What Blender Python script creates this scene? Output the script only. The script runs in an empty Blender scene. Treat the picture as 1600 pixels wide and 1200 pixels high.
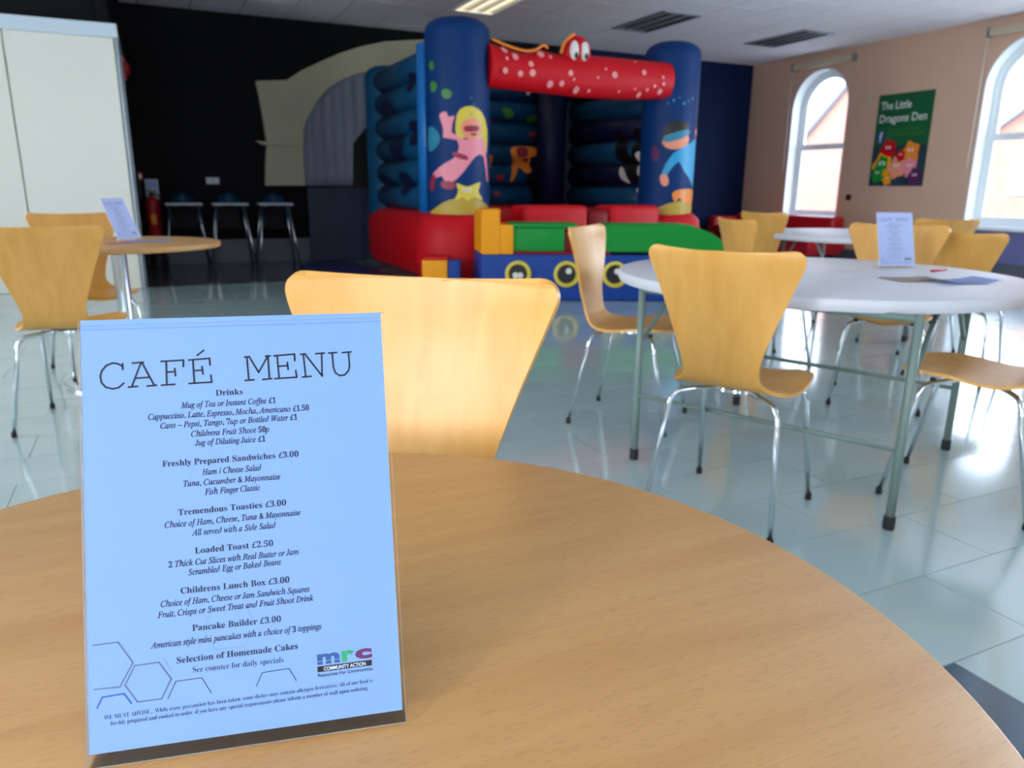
import bpy, bmesh, math, random
from mathutils import Vector, Matrix
R_ = random.Random(7)
PI = math.pi
sc = bpy.context.scene
COL = sc.collection
# ------------------------------------------------------------------ camera
FPX, PITCH, ROLL, EYE, YAW = 1165.0, .2570, .0100, 1.063, .4437
F = Vector((math.sin(YAW)*math.cos(PITCH), math.cos(YAW)*math.cos(PITCH), -math.sin(PITCH)))
Rt = Vector((math.cos(YAW), -math.sin(YAW), 0)); Up = Rt.cross(F)
R2 = Rt*math.cos(ROLL)+Up*math.sin(ROLL); U2 = Up*math.cos(ROLL)-Rt*math.sin(ROLL)
cd = bpy.data.cameras.new('camera'); cam = bpy.data.objects.new('camera', cd); COL.objects.link(cam)
m = Matrix((R2, U2, -F)).transposed().to_4x4(); m.translation = (0, 0, EYE); cam.matrix_world = m
cd.sensor_width = 36; cd.lens = 36*FPX/1600; cd.clip_start = .02
cd.dof.use_dof = True; cd.dof.focus_distance = .62; cd.dof.aperture_fstop = 10.0
sc.camera = cam
# ------------------------------------------------------------------ world, daylight, exposure
SKY = 7.0
w = bpy.data.worlds.new('world'); sc.world = w; w.use_nodes = True
nt = w.node_tree; bg = nt.nodes['Background']
tc = nt.nodes.new('ShaderNodeTexCoord'); sx = nt.nodes.new('ShaderNodeSeparateXYZ'); rp = nt.nodes.new('ShaderNodeValToRGB')
nt.links.new(tc.outputs['Generated'], sx.inputs[0]); nt.links.new(sx.outputs[2], rp.inputs[0]); nt.links.new(rp.outputs[0], bg.inputs[0])
rp.color_ramp.elements[0].color = (.80, .88, 1, 1); rp.color_ramp.elements[1].color = (.62, .78, 1, 1)
bg.inputs[1].default_value = SKY
def area(name, loc, rot, sx_, sy_, power, col=(.8, .9, 1)):
    l = bpy.data.lights.new(name, 'AREA'); l.shape = 'RECTANGLE'; l.size = sx_; l.size_y = sy_; l.energy = power; l.color = col
    o = bpy.data.objects.new(name, l); COL.objects.link(o); o.location = loc; o.rotation_euler = rot; return o
# daylight arriving through the windows (right wall: the ones in view and the ones nearer; behind the camera; left)
for yc, e in ((9.8, 0), (6.38, 0), (2.96, 560), (-.46, 130)):
    o = area('window_daylight', (10.9 if e else 10.62, yc, 1.8), (0, PI/2+(.8 if e else 0), 0), 2.5, 1.3, e or 1)  # lamps at the unseen nearer windows are tilted up to brighten the ceiling
    if not e: o.data.cycles.is_portal = True
for xc, e in ((-2.9, 20), (.6, 5)):
    area('window_daylight', (xc, -4.1, 1.9), (PI/2, 0, 0), 1.4, 2.2, e, (.62, .80, 1))
for yc, e in ((-1.6, 520), (5.0, 190)):
    area('window_daylight', (-4.7, yc, 1.9), (0, -PI/2, 0), 2.2, 1.5, e, (.95, .98, 1))
vs = sc.view_settings; vs.view_transform = 'Standard'; vs.look = 'None'; vs.gamma = 1; vs.use_curve_mapping = False; vs.exposure = .0

# ------------------------------------------------------------------ materials
def s2l(c): return tuple(((v/255+.055)/1.055)**2.4 if v > 10 else v/255/12.92 for v in c)
def mat(name, rgb, rough=.5, metal=0, coat=0, noise=0, nscale=20, bump=0, spec=.5, stretch=None, sss=0):
    m = bpy.data.materials.new(name); m.use_nodes = True; n = m.node_tree.nodes; l = m.node_tree.links; b = n['Principled BSDF']
    c = s2l(rgb)+(1,)
    b.inputs['Base Color'].default_value = c; b.inputs['Roughness'].default_value = rough; b.inputs['Metallic'].default_value = metal
    b.inputs['Coat Weight'].default_value = coat; b.inputs['Coat Roughness'].default_value = .08; b.inputs['Specular IOR Level'].default_value = spec
    if noise or bump:
        t = n.new('ShaderNodeTexCoord'); mp = n.new('ShaderNodeMapping'); nz = n.new('ShaderNodeTexNoise')
        nz.inputs['Scale'].default_value = nscale; nz.inputs['Detail'].default_value = 4
        if stretch: mp.inputs['Scale'].default_value = stretch
        l.new(t.outputs['Object'], mp.inputs[0]); l.new(mp.outputs[0], nz.inputs['Vector'])
        if noise:
            mx = n.new('ShaderNodeMix'); mx.data_type = 'RGBA'; mx.blend_type = 'MIX'
            mx.inputs[6].default_value = tuple(v*(1-noise) for v in c[:3])+(1,); mx.inputs[7].default_value = tuple(min(1, v*(1+noise)) for v in c[:3])+(1,)
            l.new(nz.outputs['Fac'], mx.inputs[0]); l.new(mx.outputs[2], b.inputs['Base Color'])
        if bump:
            bp = n.new('ShaderNodeBump'); bp.inputs['Strength'].default_value = bump; bp.inputs['Distance'].default_value = .01
            l.new(nz.outputs['Fac'], bp.inputs['Height']); l.new(bp.outputs[0], b.inputs['Normal'])
    return m
def wood(name, base, dark, scale=1.0, rough=.4, axis=0, fleck=.5):
    m = bpy.data.materials.new(name); m.use_nodes = True; n = m.node_tree.nodes; l = m.node_tree.links; b = n['Principled BSDF']
    t = n.new('ShaderNodeTexCoord'); mp = n.new('ShaderNodeMapping'); mp2 = n.new('ShaderNodeMapping')
    s1 = [9*scale]*3; s1[axis] = .9*scale; s2 = [300*scale]*3; s2[axis] = 50*scale
    mp.inputs['Scale'].default_value = s1; mp2.inputs['Scale'].default_value = s2
    a = n.new('ShaderNodeTexNoise'); a.inputs['Scale'].default_value = 1.6; a.inputs['Detail'].default_value = 5; a.inputs['Distortion'].default_value = .6
    f = n.new('ShaderNodeTexNoise'); f.inputs['Scale'].default_value = 1; f.inputs['Detail'].default_value = 2
    l.new(t.outputs['Object'], mp.inputs[0]); l.new(t.outputs['Object'], mp2.inputs[0]); l.new(mp.outputs[0], a.inputs['Vector']); l.new(mp2.outputs[0], f.inputs['Vector'])
    r = n.new('ShaderNodeValToRGB'); e = r.color_ramp.elements
    e[0].position = .32; e[0].color = s2l(dark)+(1,); e[1].position = .62; e[1].color = s2l(base)+(1,)
    l.new(a.outputs['Fac'], r.inputs[0])
    r2 = n.new('ShaderNodeValToRGB'); e = r2.color_ramp.elements; e[0].position = .31; e[0].color = (1-fleck*.6,)*3+(1,); e[1].position = .44; e[1].color = (1, 1, 1, 1)
    l.new(f.outputs['Fac'], r2.inputs[0])
    mx = n.new('ShaderNodeMix'); mx.data_type = 'RGBA'; mx.blend_type = 'MULTIPLY'; mx.inputs[0].default_value = 1
    l.new(r.outputs[0], mx.inputs[6]); l.new(r2.outputs[0], mx.inputs[7]); l.new(mx.outputs[2], b.inputs['Base Color'])
    b.inputs['Roughness'].default_value = rough; return m
def clear(name, tint=(1, 1, 1), ior=1.35):
    m = bpy.data.materials.new(name); m.use_nodes = True; n = m.node_tree.nodes; l = m.node_tree.links
    o = n['Material Output']; n.remove(n['Principled BSDF'])
    tr = n.new('ShaderNodeBsdfTransparent'); tr.inputs[0].default_value = tint+(1,); g = n.new('ShaderNodeBsdfGlossy'); g.inputs['Roughness'].default_value = .03
    fr = n.new('ShaderNodeFresnel'); fr.inputs[0].default_value = ior; mx = n.new('ShaderNodeMixShader')
    ge = n.new('ShaderNodeNewGeometry'); iv = n.new('ShaderNodeMath'); iv.operation = 'SUBTRACT'; iv.inputs[0].default_value = 1; ml = n.new('ShaderNodeMath'); ml.operation = 'MULTIPLY'
    l.new(ge.outputs['Backfacing'], iv.inputs[1]); l.new(iv.outputs[0], ml.inputs[0]); l.new(fr.outputs[0], ml.inputs[1]); l.new(ml.outputs[0], mx.inputs[0]); l.new(tr.outputs[0], mx.inputs[1]); l.new(g.outputs[0], mx.inputs[2]); l.new(mx.outputs[0], o.inputs[0]); return m
def emit(name, rgb, s):
    m = bpy.data.materials.new(name); m.use_nodes = True; b = m.node_tree.nodes['Principled BSDF']
    b.inputs['Emission Color'].default_value = s2l(rgb)+(1,); b.inputs['Emission Strength'].default_value = s; return m
M = dict(
    beech=wood('beech laminate', (198, 152, 96), (188, 140, 84), 1.6, .42, 0, .22),
    beechedge=mat('beech edge band', (196, 150, 92), .5, noise=.1),
    ply=wood('honey plywood', (216, 162, 82), (208, 152, 70), 1.4, .40, 2, .06),
    ply2=mat('plywood edge', (190, 128, 52), .45),
    chrome=mat('chrome', (215, 222, 228), .12, 1),
    rubber=mat('black rubber', (22, 24, 26), .6),
    steel=mat('grey green enamel', (112, 132, 126), .4),
    plastic=mat('white moulded plastic', (206, 208, 216), .42, noise=.03, nscale=90, bump=.1),
    tile=mat('pale glazed tile', (166, 188, 190), .13, noise=.10, nscale=2.2, spec=.6, coat=.5),
    tiled=mat('dark glazed tile', (62, 70, 80), .16, noise=.2, nscale=3, spec=.5, coat=.3),
    tileb=mat('slate blue glazed tile', (72, 92, 110), .16, noise=.15, nscale=3, spec=.5, coat=.3),
    grout=mat('grout', (120, 130, 130), .8),
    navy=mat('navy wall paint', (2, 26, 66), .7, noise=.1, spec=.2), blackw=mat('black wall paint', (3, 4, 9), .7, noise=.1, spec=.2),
    tan=mat('tan wall paint', (214, 176, 152), .7, noise=.03, nscale=4),
    cream=mat('cream wall paint', (226, 220, 204), .7, noise=.02, nscale=3),
    purple=mat('lilac dado paint', (108, 110, 158), .6, noise=.03),
    ceil=mat('ceiling tile', (238, 234, 238), .9, noise=.05, nscale=60, bump=.1),
    dark=mat('dark void', (14, 15, 18), .8),
    white=mat('white gloss paint', (232, 238, 240), .3),
    panel=mat('cream partition panel', (232, 232, 220), .45, noise=.015, nscale=2),
    fascia=mat('pale blue white fascia', (206, 222, 234), .4),
    alum=mat('brushed aluminium', (150, 160, 168), .35, .8),
    paper=mat('pale blue paper', (112, 148, 206), .6),
    paper2=mat('pale lilac paper', (176, 192, 238), .6),
    ink=mat('navy black ink', (10, 15, 34), .6), inkg=mat('grey ink', (82, 96, 130), .6), inkb=mat('blue ink', (30, 84, 160), .6), inkf=mat('faint ink', (98, 126, 176), .6),
    logob=mat('logo blue', (34, 74, 132), .6), logog=mat('logo green', (26, 146, 92), .6), logop=mat('logo plum', (88, 22, 84), .6), inkw=mat('logo white', (205, 220, 240), .6),
    clear=clear('clear acrylic'), film=clear('matt clear film', ior=1.03), glass=clear('window glass', (.96, .98, 1)),
    acryledge=mat('acrylic edge', (205, 215, 215), .2),
    red=mat('red pvc', (196, 12, 26), .5, noise=.08, spec=.25), reddk=mat('dark red pvc', (128, 10, 22), .5, spec=.25), green=mat('green pvc', (16, 144, 54), .5, spec=.25), yel=mat('amber pvc', (244, 160, 16), .5, spec=.25),
    blue=mat('blue pvc', (20, 64, 146), .5, noise=.08, spec=.25), bluet=mat('mid blue tower pvc', (2, 50, 108), .5, noise=.08, nscale=5, spec=.2), teal=mat('teal pvc', (10, 70, 108), .5, noise=.4, nscale=4, spec=.25),
    navyp=mat('navy pvc', (8, 18, 56), .5, spec=.25), orange=mat('orange pvc', (238, 138, 40), .4), pinkdot=mat('pale pink print', (238, 150, 150), .4),
    pink=mat('pink print', (240, 142, 160), .45), skin=mat('peach print', (238, 150, 120), .45), blond=mat('yellow print', (222, 200, 66), .45), olive=mat('sand yellow print', (186, 160, 52), .45),
    black=mat('black print', (8, 8, 12), .45), whitep=mat('white print', (226, 226, 220), .45), cyan=mat('sky blue print', (40, 160, 214), .45), maroon=mat('maroon print', (150, 30, 60), .45), greenp=mat('leaf green print', (60, 128, 50), .45),
    lteal=mat('light teal print', (40, 130, 160), .45), ltblue=mat('bright blue side pvc', (18, 112, 190), .4),
    stone=mat('cream plaster moulding', (176, 172, 146), .8, noise=.12, nscale=2),
    drape=mat('grey curtain', (172, 182, 204), .85, noise=.08),
    mat_=mat('navy crash mat', (14, 34, 84), .5), skirt=mat('grey skirting', (92, 98, 108), .5),
    brick=mat('orange brick', (206, 140, 120), .9, noise=.2, nscale=2), roof=mat('slate roof', (150, 158, 168), .8), pave=mat('pavement', (160, 160, 160), .9),
    poster=mat('poster green', (22, 92, 52), .4, noise=.15, nscale=3), sofa=mat('red vinyl', (190, 22, 36), .35, noise=.1),
    lamp=emit('warm lamp', (255, 236, 196), 2.2), louvre=mat('aluminium louvre', (170, 172, 176), .18, 1), blind=mat('cream blind', (196, 180, 156), .7),
    hcblue=mat('blue highchair plastic', (22, 84, 128), .4), hcwhite=mat('white tray plastic', (190, 196, 206), .35), redx=mat('extinguisher red', (176, 18, 30), .3),
)
# ------------------------------------------------------------------ helpers
def link(o, parent=None):
    COL.objects.link(o)
    if parent: o.parent = parent
    return o
def obj(name, bm, m, parent=None, smooth=False, kind=None, label=None, cat=None, group=None, loc=None, rot=None):
    me = bpy.data.meshes.new(name); bmesh.ops.recalc_face_normals(bm, faces=bm.faces); bm.to_mesh(me); bm.free()
    for x in (m if isinstance(m, (list, tuple)) else [m]): me.materials.append(x)
    if smooth: me.shade_smooth() if smooth is True else me.shade_auto_smooth(math.radians(smooth)) if hasattr(me, 'shade_auto_smooth') else None
    if smooth and smooth is not True:
        for p in me.polygons: p.use_smooth = True
        me.set_sharp_from_angle(angle=math.radians(smooth))
    o = bpy.data.objects.new(name, me); link(o, parent)
    if loc: o.location = loc
    if rot: o.rotation_euler = rot
    tag(o, label, cat, group, kind); return o
def tag(o, label=None, cat=None, group=None, kind=None):
    if label: o['label'] = label
    if cat: o['category'] = cat
    if group: o['group'] = group
    if kind: o['kind'] = kind
    return o
def thing(name, label, cat, loc=(0, 0, 0), rz=0, group=None):
    o = bpy.data.objects.new(name, None); o.empty_display_size = .1; COL.objects.link(o); o.location = loc; o.rotation_euler = (0, 0, rz)
    return tag(o, label, cat, group)
def BM(): return bmesh.new()
def box(bm, a, b, bev=0, mi=0):
    r = bmesh.ops.create_cube(bm, size=1); vs_ = r['verts']
    for v in vs_:
        v.co = Vector([a[i]+(v.co[i]+.5)*(b[i]-a[i]) for i in range(3)])
    fs = {f for v in vs_ for f in v.link_faces}
    for f in fs: f.material_index = mi
    if bev:
        es = list({e for f in fs for e in f.edges}); bmesh.ops.bevel(bm, geom=es, offset=bev, segments=3, profile=.5, affect='EDGES')
    return vs_
def lathe(bm, prof, c=(0, 0, 0), seg=32, cap=True):
    rings = []
    for r, z in prof: rings.append([bm.verts.new((c[0]+r*math.cos(2*PI*k/seg), c[1]+r*math.sin(2*PI*k/seg), c[2]+z)) for k in range(seg)])
    for a, b in zip(rings, rings[1:]):
        for k in range(seg): bm.faces.new((a[k], a[(k+1) % seg], b[(k+1) % seg], b[k]))
    if cap: bm.faces.new(rings[0]); bm.faces.new(rings[-1][::-1])
def catmull(pts, n):
    P = [Vector(p) for p in pts]; P = [P[0]*2-P[1]]+P+[P[-1]*2-P[-2]]; out = []
    for i in range(1, len(P)-2):
        for k in range(n):
            t = k/n; a, b, c, d = P[i-1:i+3]
            out.append(.5*((2*b)+(c-a)*t+(2*a-5*b+4*c-d)*t*t+(3*b-a-3*c+d)*t*t*t))
    out.append(P[-2]); return out
def tube(bm, pts, r, seg=10, smooth=0):
    P = catmull(pts, smooth) if smooth else [Vector(p) for p in pts]
    rr = r if isinstance(r, (list, tuple)) else [r]*len(P); rings = []; prev = None
    for i, p in enumerate(P):
        t = (P[min(i+1, len(P)-1)]-P[max(i-1, 0)]).normalized()
        if prev is None: u = t.orthogonal().normalized()
        else: u = (prev-t*prev.dot(t)).normalized()
        prev = u; v = t.cross(u)
        rings.append([bm.verts.new(p+(u*math.cos(2*PI*k/seg)+v*math.sin(2*PI*k/seg))*rr[i]) for k in range(seg)])
    for a, b in zip(rings, rings[1:]):
        for k in range(seg): bm.faces.new((a[k], a[(k+1) % seg], b[(k+1) % seg], b[k]))
    bm.faces.new(rings[0][::-1]); bm.faces.new(rings[-1])
def prism(bm, pts, to3, d0, d1, mi=0):
    """polygon pts (2D) -> solid; to3(x, y, d)"""
    a = [bm.verts.new(to3(x, y, d0)) for x, y in pts]; b = [bm.verts.new(to3(x, y, d1)) for x, y in pts]
    fs = [bm.faces.new(a[::-1]), bm.faces.new(b)]
    for i in range(len(pts)): fs.append(bm.faces.new((a[i], a[(i+1) % len(a)], b[(i+1) % len(a)], b[i])))
    for f in fs: f.material_index = mi
    return fs
def XZ(y0): return lambda x, z, d: Vector((x, y0-d, z))      # faces -Y, d = proudness
def YZ(x0): return lambda y, z, d: Vector((x0-d, y, z))      # faces -X
def ell(bm, c, r, seg=20, rings=12):
    q = bmesh.ops.create_uvsphere(bm, u_segments=seg, v_segments=rings, radius=1)
    for v in q['verts']: v.co = Vector((c[0]+v.co.x*r[0], c[1]+v.co.y*r[1], c[2]+v.co.z*r[2]))
def circ(cx, cy, r, n=16, ry=None, a0=0): return [(cx+r*math.cos(a0+2*PI*k/n), cy+(ry or r)*math.sin(a0+2*PI*k/n)) for k in range(n)]
def blob(pts, n=5):
    P = catmull([(x, y, 0) for x, y in pts]+[(pts[0][0], pts[0][1], 0)], n) if False else None
    L = len(pts); out = []
    for i in range(L):
        a, b, c, d = [Vector(pts[(i+k-1) % L]) for k in range(4)]
        for k in range(n):
            t = k/n; q = .5*((2*b)+(c-a)*t+(2*a-5*b+4*c-d)*t*t+(3*b-a-3*c+d)*t*t*t); out.append((q.x, q.y))
    return out
def decal(name, polys, mp, m, parent, off=.004, step=.06, label=None, kind=None):
    """flat printed shapes laid on a curved inflatable face; mp(s, t, off) -> point"""
    bm = BM()
    for k, p in enumerate(polys):
        b2 = BM(); b2.faces.new([b2.verts.new((x, y, 0)) for x, y in p])
        xs = [q[0] for q in p]; ys = [q[1] for q in p]
        for lo, hi, no in ((min(xs), max(xs), (1, 0, 0)), (min(ys), max(ys), (0, 1, 0))):
            x = lo+step
            while x < hi:
                bmesh.ops.bisect_plane(b2, geom=b2.verts[:]+b2.edges[:]+b2.faces[:], plane_co=tuple(x*c for c in no), plane_no=no); x += step
        bmesh.ops.triangulate(b2, faces=b2.faces[:])
        vm = {v: bm.verts.new(mp(v.co.x, v.co.y, off+k*.0006)) for v in b2.verts}
        for f in b2.faces:
            try: bm.faces.new([vm[v] for v in f.verts])
            except ValueError: pass
        b2.free()
    return obj(name, bm, m, parent, smooth=True, label=label, kind=kind)
def copy_tree(o, parent=None):
    c = o.copy(); link(c, parent)
    for ch in list(o.children): copy_tree(ch, c)
    return c
def ribbon(bm, pts, wd, z):
    """open flat stroke of constant width in the XY plane, round-ish joints by overlap"""
    for i, (a, b) in enumerate(zip(pts, pts[1:])):
        a = Vector(a); b = Vector(b); t = (b-a).normalized(); n = Vector((-t.y, t.x))*wd/2; e = t*wd*.35; zz = z+i*1e-6
        bm.faces.new([bm.verts.new((q.x, q.y, zz)) for q in (a-e-n, b+e-n, b+e+n, a-e+n)])
B0, I0 = 0x1D400, 0x1D434
def conv(s, st):
    out = ''
    for ch in s:
        if st == 'B' or st == 'R':
            if 'A' <= ch <= 'Z': ch = chr(0x1D400+ord(ch)-65)
            elif 'a' <= ch <= 'z': ch = chr(0x1D41A+ord(ch)-97)
            elif '0' <= ch <= '9' : ch = chr(0x1D7CE+ord(ch)-48)
        elif st == 'I':
            if 'A' <= ch <= 'Z': ch = chr(0x1D434+ord(ch)-65)
            elif ch == 'h': ch = chr(0x210E)
            elif '0' <= ch <= '9': ch = chr(0x1D7CE+ord(ch)-48)
            elif 'a' <= ch <= 'z': ch = chr(0x1D44E+ord(ch)-97)
        out += ch
    return out
def text_mesh(s, st, x0, y0, x1, y1, size=None, to=None, offset=0):
    """returns list of (verts, faces) scaled so the line runs from (x0,y0) to (x1,y1)"""
    c = bpy.data.curves.new('t', 'FONT'); c.body = conv(s, st); c.size = 1; c.resolution_u = 3; c.offset = offset; c.shear = 0
    o = bpy.data.objects.new('t', c); COL.objects.link(o); dg = bpy.context.evaluated_depsgraph_get(); me = bpy.data.meshes.new_from_object(o.evaluated_get(dg))
    vs_ = [v.co.copy() for v in me.vertices]; fs = [list(p.vertices) for p in me.polygons]
    bpy.data.objects.remove(o); bpy.data.curves.remove(c); bpy.data.meshes.remove(me)
    if not vs_: return [], []
    xa = min(v.x for v in vs_); xb = max(v.x for v in vs_); L = math.hypot(x1-x0, y1-y0); k = L/(xb-xa); ky = size or k
    ca, sa = (x1-x0)/L, (y1-y0)/L; out = []
    for v in vs_:
        X = (v.x-xa)*k; Y = v.y*ky; out.append((x0+X*ca-Y*sa, y0+X*sa+Y*ca, 0))
    return out, fs
def text_obj(name, items, m, parent, mp, label=None):
    """items: (string, style, x0, y0, x1, y1[, size, offset]); mp(x, y) -> point"""
    bm = BM()
    for it in items:
        vs_, fs = text_mesh(*it[:6], size=it[6] if len(it) > 6 else None, offset=it[7] if len(it) > 7 else 0)
        V = [bm.verts.new(mp(v[0], v[1])) for v in vs_]
        for f in fs:
            try: bm.faces.new([V[i] for i in f])
            except ValueError: pass
    me = bpy.data.meshes.new(name); bm.to_mesh(me); bm.free(); me.materials.append(m)
    o = bpy.data.objects.new(name, me); link(o, parent); tag(o, label); return o
def seen(x, y, z, mg=60):
    v = Vector((x, y, z-EYE)); d = v.dot(F)
    if d < .1: return False
    a = 800+FPX*v.dot(R2)/d; b = 600-FPX*v.dot(U2)/d
    return -mg < a < 1600+mg and -mg < b < 1200+mg
# ================================================================== the setting
XR, YB, HC, XL, YF = 10.31, 11.46, 3.283, -4.0, -3.5
# ---- floor: tiles in running bond on a grout bed
bm = BM(); box(bm, (XL-.3, YF-.3, -.2), (XR+.3, YB+.3, -.0025)); floor = obj('floor', bm, M['grout'], kind='structure')
TW, TD, G = .61, .305, .003
bmt = BM(); box(bmt, (-TW/2+G/2, -TD/2+G/2, -.01), (TW/2-G/2, TD/2-G/2, 0)); tproto = obj('tile', bmt, M['tile'], floor)
tprotod = tproto.copy(); tprotod.data = tproto.data.copy(); tprotod.data.materials[0] = M['tiled']
tprotob = tproto.copy(); tprotob.data = tproto.data.copy(); tprotob.data.materials[0] = M['tileb']
cells = []
for j in range(-15, 36):
    y = .93+TD*(j+.5)
    if y < YF or y > YB: continue
    for i in range(-12, 20):
        x = 1.90+TW*(i+.5)+(TW/2 if j % 2 else 0)
        if x < XL-.3 or x > XR+.3: continue
        k = 1 if (y > 8.79 and x < 2.75) else 2 if (y < .93 and x < 1.59) else 0
        cells.append((math.hypot(x, y), x, y, k))
cells.sort(); n = 0; rest = {0: BM(), 1: BM(), 2: BM()}; first = True
for d, x, y, k in cells:
    if n < 300 and seen(x, y, 0):
        if first and k == 0: o = tproto; first = False
        else: o = tproto.copy(); link(o, floor)
        if k: o.data = (tprotod if k == 1 else tprotob).data
        o.name = 'tile'; o.location = (x, y, R_.uniform(-.0004, .0004)); n += 1
    else: box(rest[k], (x-TW/2+G/2, y-TD/2+G/2, -.01), (x+TW/2-G/2, y+TD/2-G/2, 0))
for k, mm in ((0, 'tile'), (1, 'tiled'), (2, 'tileb')):
    if rest[k].verts: obj('distant_tiles', rest[k], M[mm], floor, kind='stuff')
    else: rest[k].free()
bpy.data.objects.remove(tprotod); bpy.data.objects.remove(tprotob)
# ---- ceiling: suspended tiles, light openings left free
LIGHTS = [(6.21, 8.66), (8.65, 8.66), (3.77, 8.66)]
bm = BM(); box(bm, (XL-.3, YF-.3, HC+.03), (XR+.3, YB+.3, HC+.04)); ceil = obj('ceiling', bm, M['dark'], kind='structure')
P = .61; bmt = BM(); box(bmt, (-P/2+.007, -P/2+.007, 0), (P/2-.007, P/2-.007, .012)); cp = obj('ceiling_panel', bmt, M['ceil'], ceil); first = True; rest_ = BM()
for i in range(-8, 18):
    for j in range(-21, 6):
        x = .11+P*(i+.5); y = 8.66+P*(j+.5)
        if x < XL or x > XR+.1 or y < YF or y > YB+.2: continue
        if any(lx < x < lx+P and ly < y < ly+2*P for lx, ly in LIGHTS): continue
        if seen(x, y, HC, 90):
            o = cp if first else cp.copy()
            if not first: link(o, ceil)
            first = False; o.location = (x, y, HC)
        else: box(rest_, (x-P/2+.007, y-P/2+.007, HC), (x+P/2-.007, y+P/2-.007, HC+.012))
obj('distant_ceiling_panels', rest_, M['ceil'], ceil, kind='stuff')
def fixture(x, y, lit, label, grp=None):
    t = thing('ceiling_light', label, 'light', (x, y, HC))
    if grp: t['group'] = grp
    bm = BM()
    for a, b in (((0, 0), (P, .03)), ((0, 2*P-.03), (P, 2*P)), ((0, 0), (.03, 2*P)), ((P-.03, 0), (P, 2*P))): box(bm, (a[0], a[1], -.012), (b[0], b[1], .012))
    obj('frame', bm, M['alum'] if not lit else M['white'], t)
    bm = BM(); 
    for k in range(3):
        box(bm, (.03+k*.183, .03, -.004), (.03+k*.183+.006, 2*P-.03, .02))
    box(bm, (P-.038, .03, -.006), (P-.03, 2*P-.03, .02))
    for k in range(1, 14): box(bm, (.03, .03+k*.083, -.006), (P-.03, .035+k*.083, .02))
    obj('louvre', bm, M['louvre'], t, kind='stuff')
    bm = BM(); box(bm, (.01, .01, .022), (P-.01, 2*P-.01, .027)); obj('reflector', bm, M['lamp'] if lit else M['plastic'], t)
    for k in range(3):
        bm = BM(); tube(bm, [(.12+k*.185, .05, .012), (.12+k*.185, 2*P-.05, .012)], .008, 8); obj('lamp_tube', bm, M['lamp'] if lit else M['white'], t, smooth=True)
    return t
fixture(3.77, 8.66, True, 'glowing warm ceiling light panel above the left tower of the bouncy castle')
fixture(6.21, 8.66, False, 'unlit louvred ceiling light between the castle banner and the right tower top')
fixture(8.65, 8.66, False, 'unlit louvred ceiling light nearest the tan window wall')
# ---- walls
def wall_with_holes(name, to3, outer, holes, d, m):
    c = bpy.data.curves.new(name, 'CURVE'); c.dimensions = '2D'; c.fill_mode = 'BOTH'; c.extrude = d/2
    for pts in [outer]+holes:
        s = c.splines.new('POLY'); s.points.add(len(pts)-1); s.use_cyclic_u = True
        for p, q in zip(s.points, pts): p.co = (q[0], q[1], 0, 1)
    o = bpy.data.objects.new(name, c); COL.objects.link(o); dg = bpy.context.evaluated_depsgraph_get(); me = bpy.data.meshes.new_from_object(o.evaluated_get(dg))
    bpy.data.objects.remove(o); bpy.data.curves.remove(c)
    for v in me.vertices: v.co = to3(v.co.x, v.co.y, v.co.z-d/2)
    me.materials.clear(); me.materials.append(m); me.name = name
    o = bpy.data.objects.new(name, me); COL.objects.link(o); o['kind'] = 'structure'; return o
def arch(c, r, z0, z1, n=20): return [(c-r, z0), (c+r, z0)]+[(c+r*math.cos(PI*k/n), z1+r*math.sin(PI*k/n)) for k in range(n+1)]
WIN = [9.8, 6.38, 2.96, -.46]; SILL, SPR, WR = .60, 2.43, .60
WT = .30
wr = wall_with_holes('wall_right', lambda y, z, d: Vector((XR-d, y, z)), [(YF, 0), (YB, 0), (YB, HC+.02), (YF, HC+.02)], [arch(c, WR, SILL, SPR) for c in WIN], WT, M['tan'])
FW = [(-2.9, .65), (.6, .65)]
wf = wall_with_holes('wall_front', lambda x, z, d: Vector((x, YF+d, z)), [(XL, 0), (XR, 0), (XR, HC+.02), (XL, HC+.02)], [arch(c, r, SILL, 2.3) for c, r in FW], WT, M['cream'])
wl = wall_with_holes('wall_left', lambda y, z, d: Vector((XL+d, y, z)), [(YF, 0), (8.8, 0), (8.8, HC+.02), (YF, HC+.02)], [arch(c, .7, SILL, 2.3) for c in (-1.6, 5.0)], WT, M['cream'])
bm = BM(); box(bm, (XL-.3, YB, 0), (XR+.3, YB+.2, HC+.02)); obj('wall_back', bm, M['navy'], kind='structure')
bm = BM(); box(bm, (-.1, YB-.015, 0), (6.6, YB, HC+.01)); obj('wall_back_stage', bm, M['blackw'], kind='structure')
bm = BM(); box(bm, (XL-.3, 8.8, 0), (XL, YB, HC+.02)); obj('wall_left_rear', bm, M['cream'], kind='structure')
bm = BM(); box(bm, (-.3, 10.75, 0), (-.10, YB, HC+.02)); obj('wall_left_return', bm, M['blackw'], kind='structure')
bm = BM(); box(bm, (XL-.3, 8.95, 2.6), (-.3, 9.1, HC+.02)); box(bm, (XL-.3, 8.95, 2.56), (-.3, 11, 2.60)); obj('wall_above_partition', bm, M['blackw'], kind='structure')
bm = BM(); box(bm, (-.31, 8.95, 2.6), (-.2, 10.8, HC+.02)); obj('wall_bulkhead', bm, M['blackw'], kind='structure')
bm = BM(); box(bm, (XR-.012, YF, .14), (XR, 7.12, .56)); obj('trim_1', bm, M['purple'], kind='structure')
bm = BM(); box(bm, (-.1, YB-.02, 0), (6.5, YB, .32)); obj('baseboard_back', bm, M['skirt'], kind='structure')
bm = BM(); box(bm, (XR-.02, YF, 0), (XR, YB-.02, .14)); obj('baseboard_right', bm, M['skirt'], kind='structure')
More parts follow.
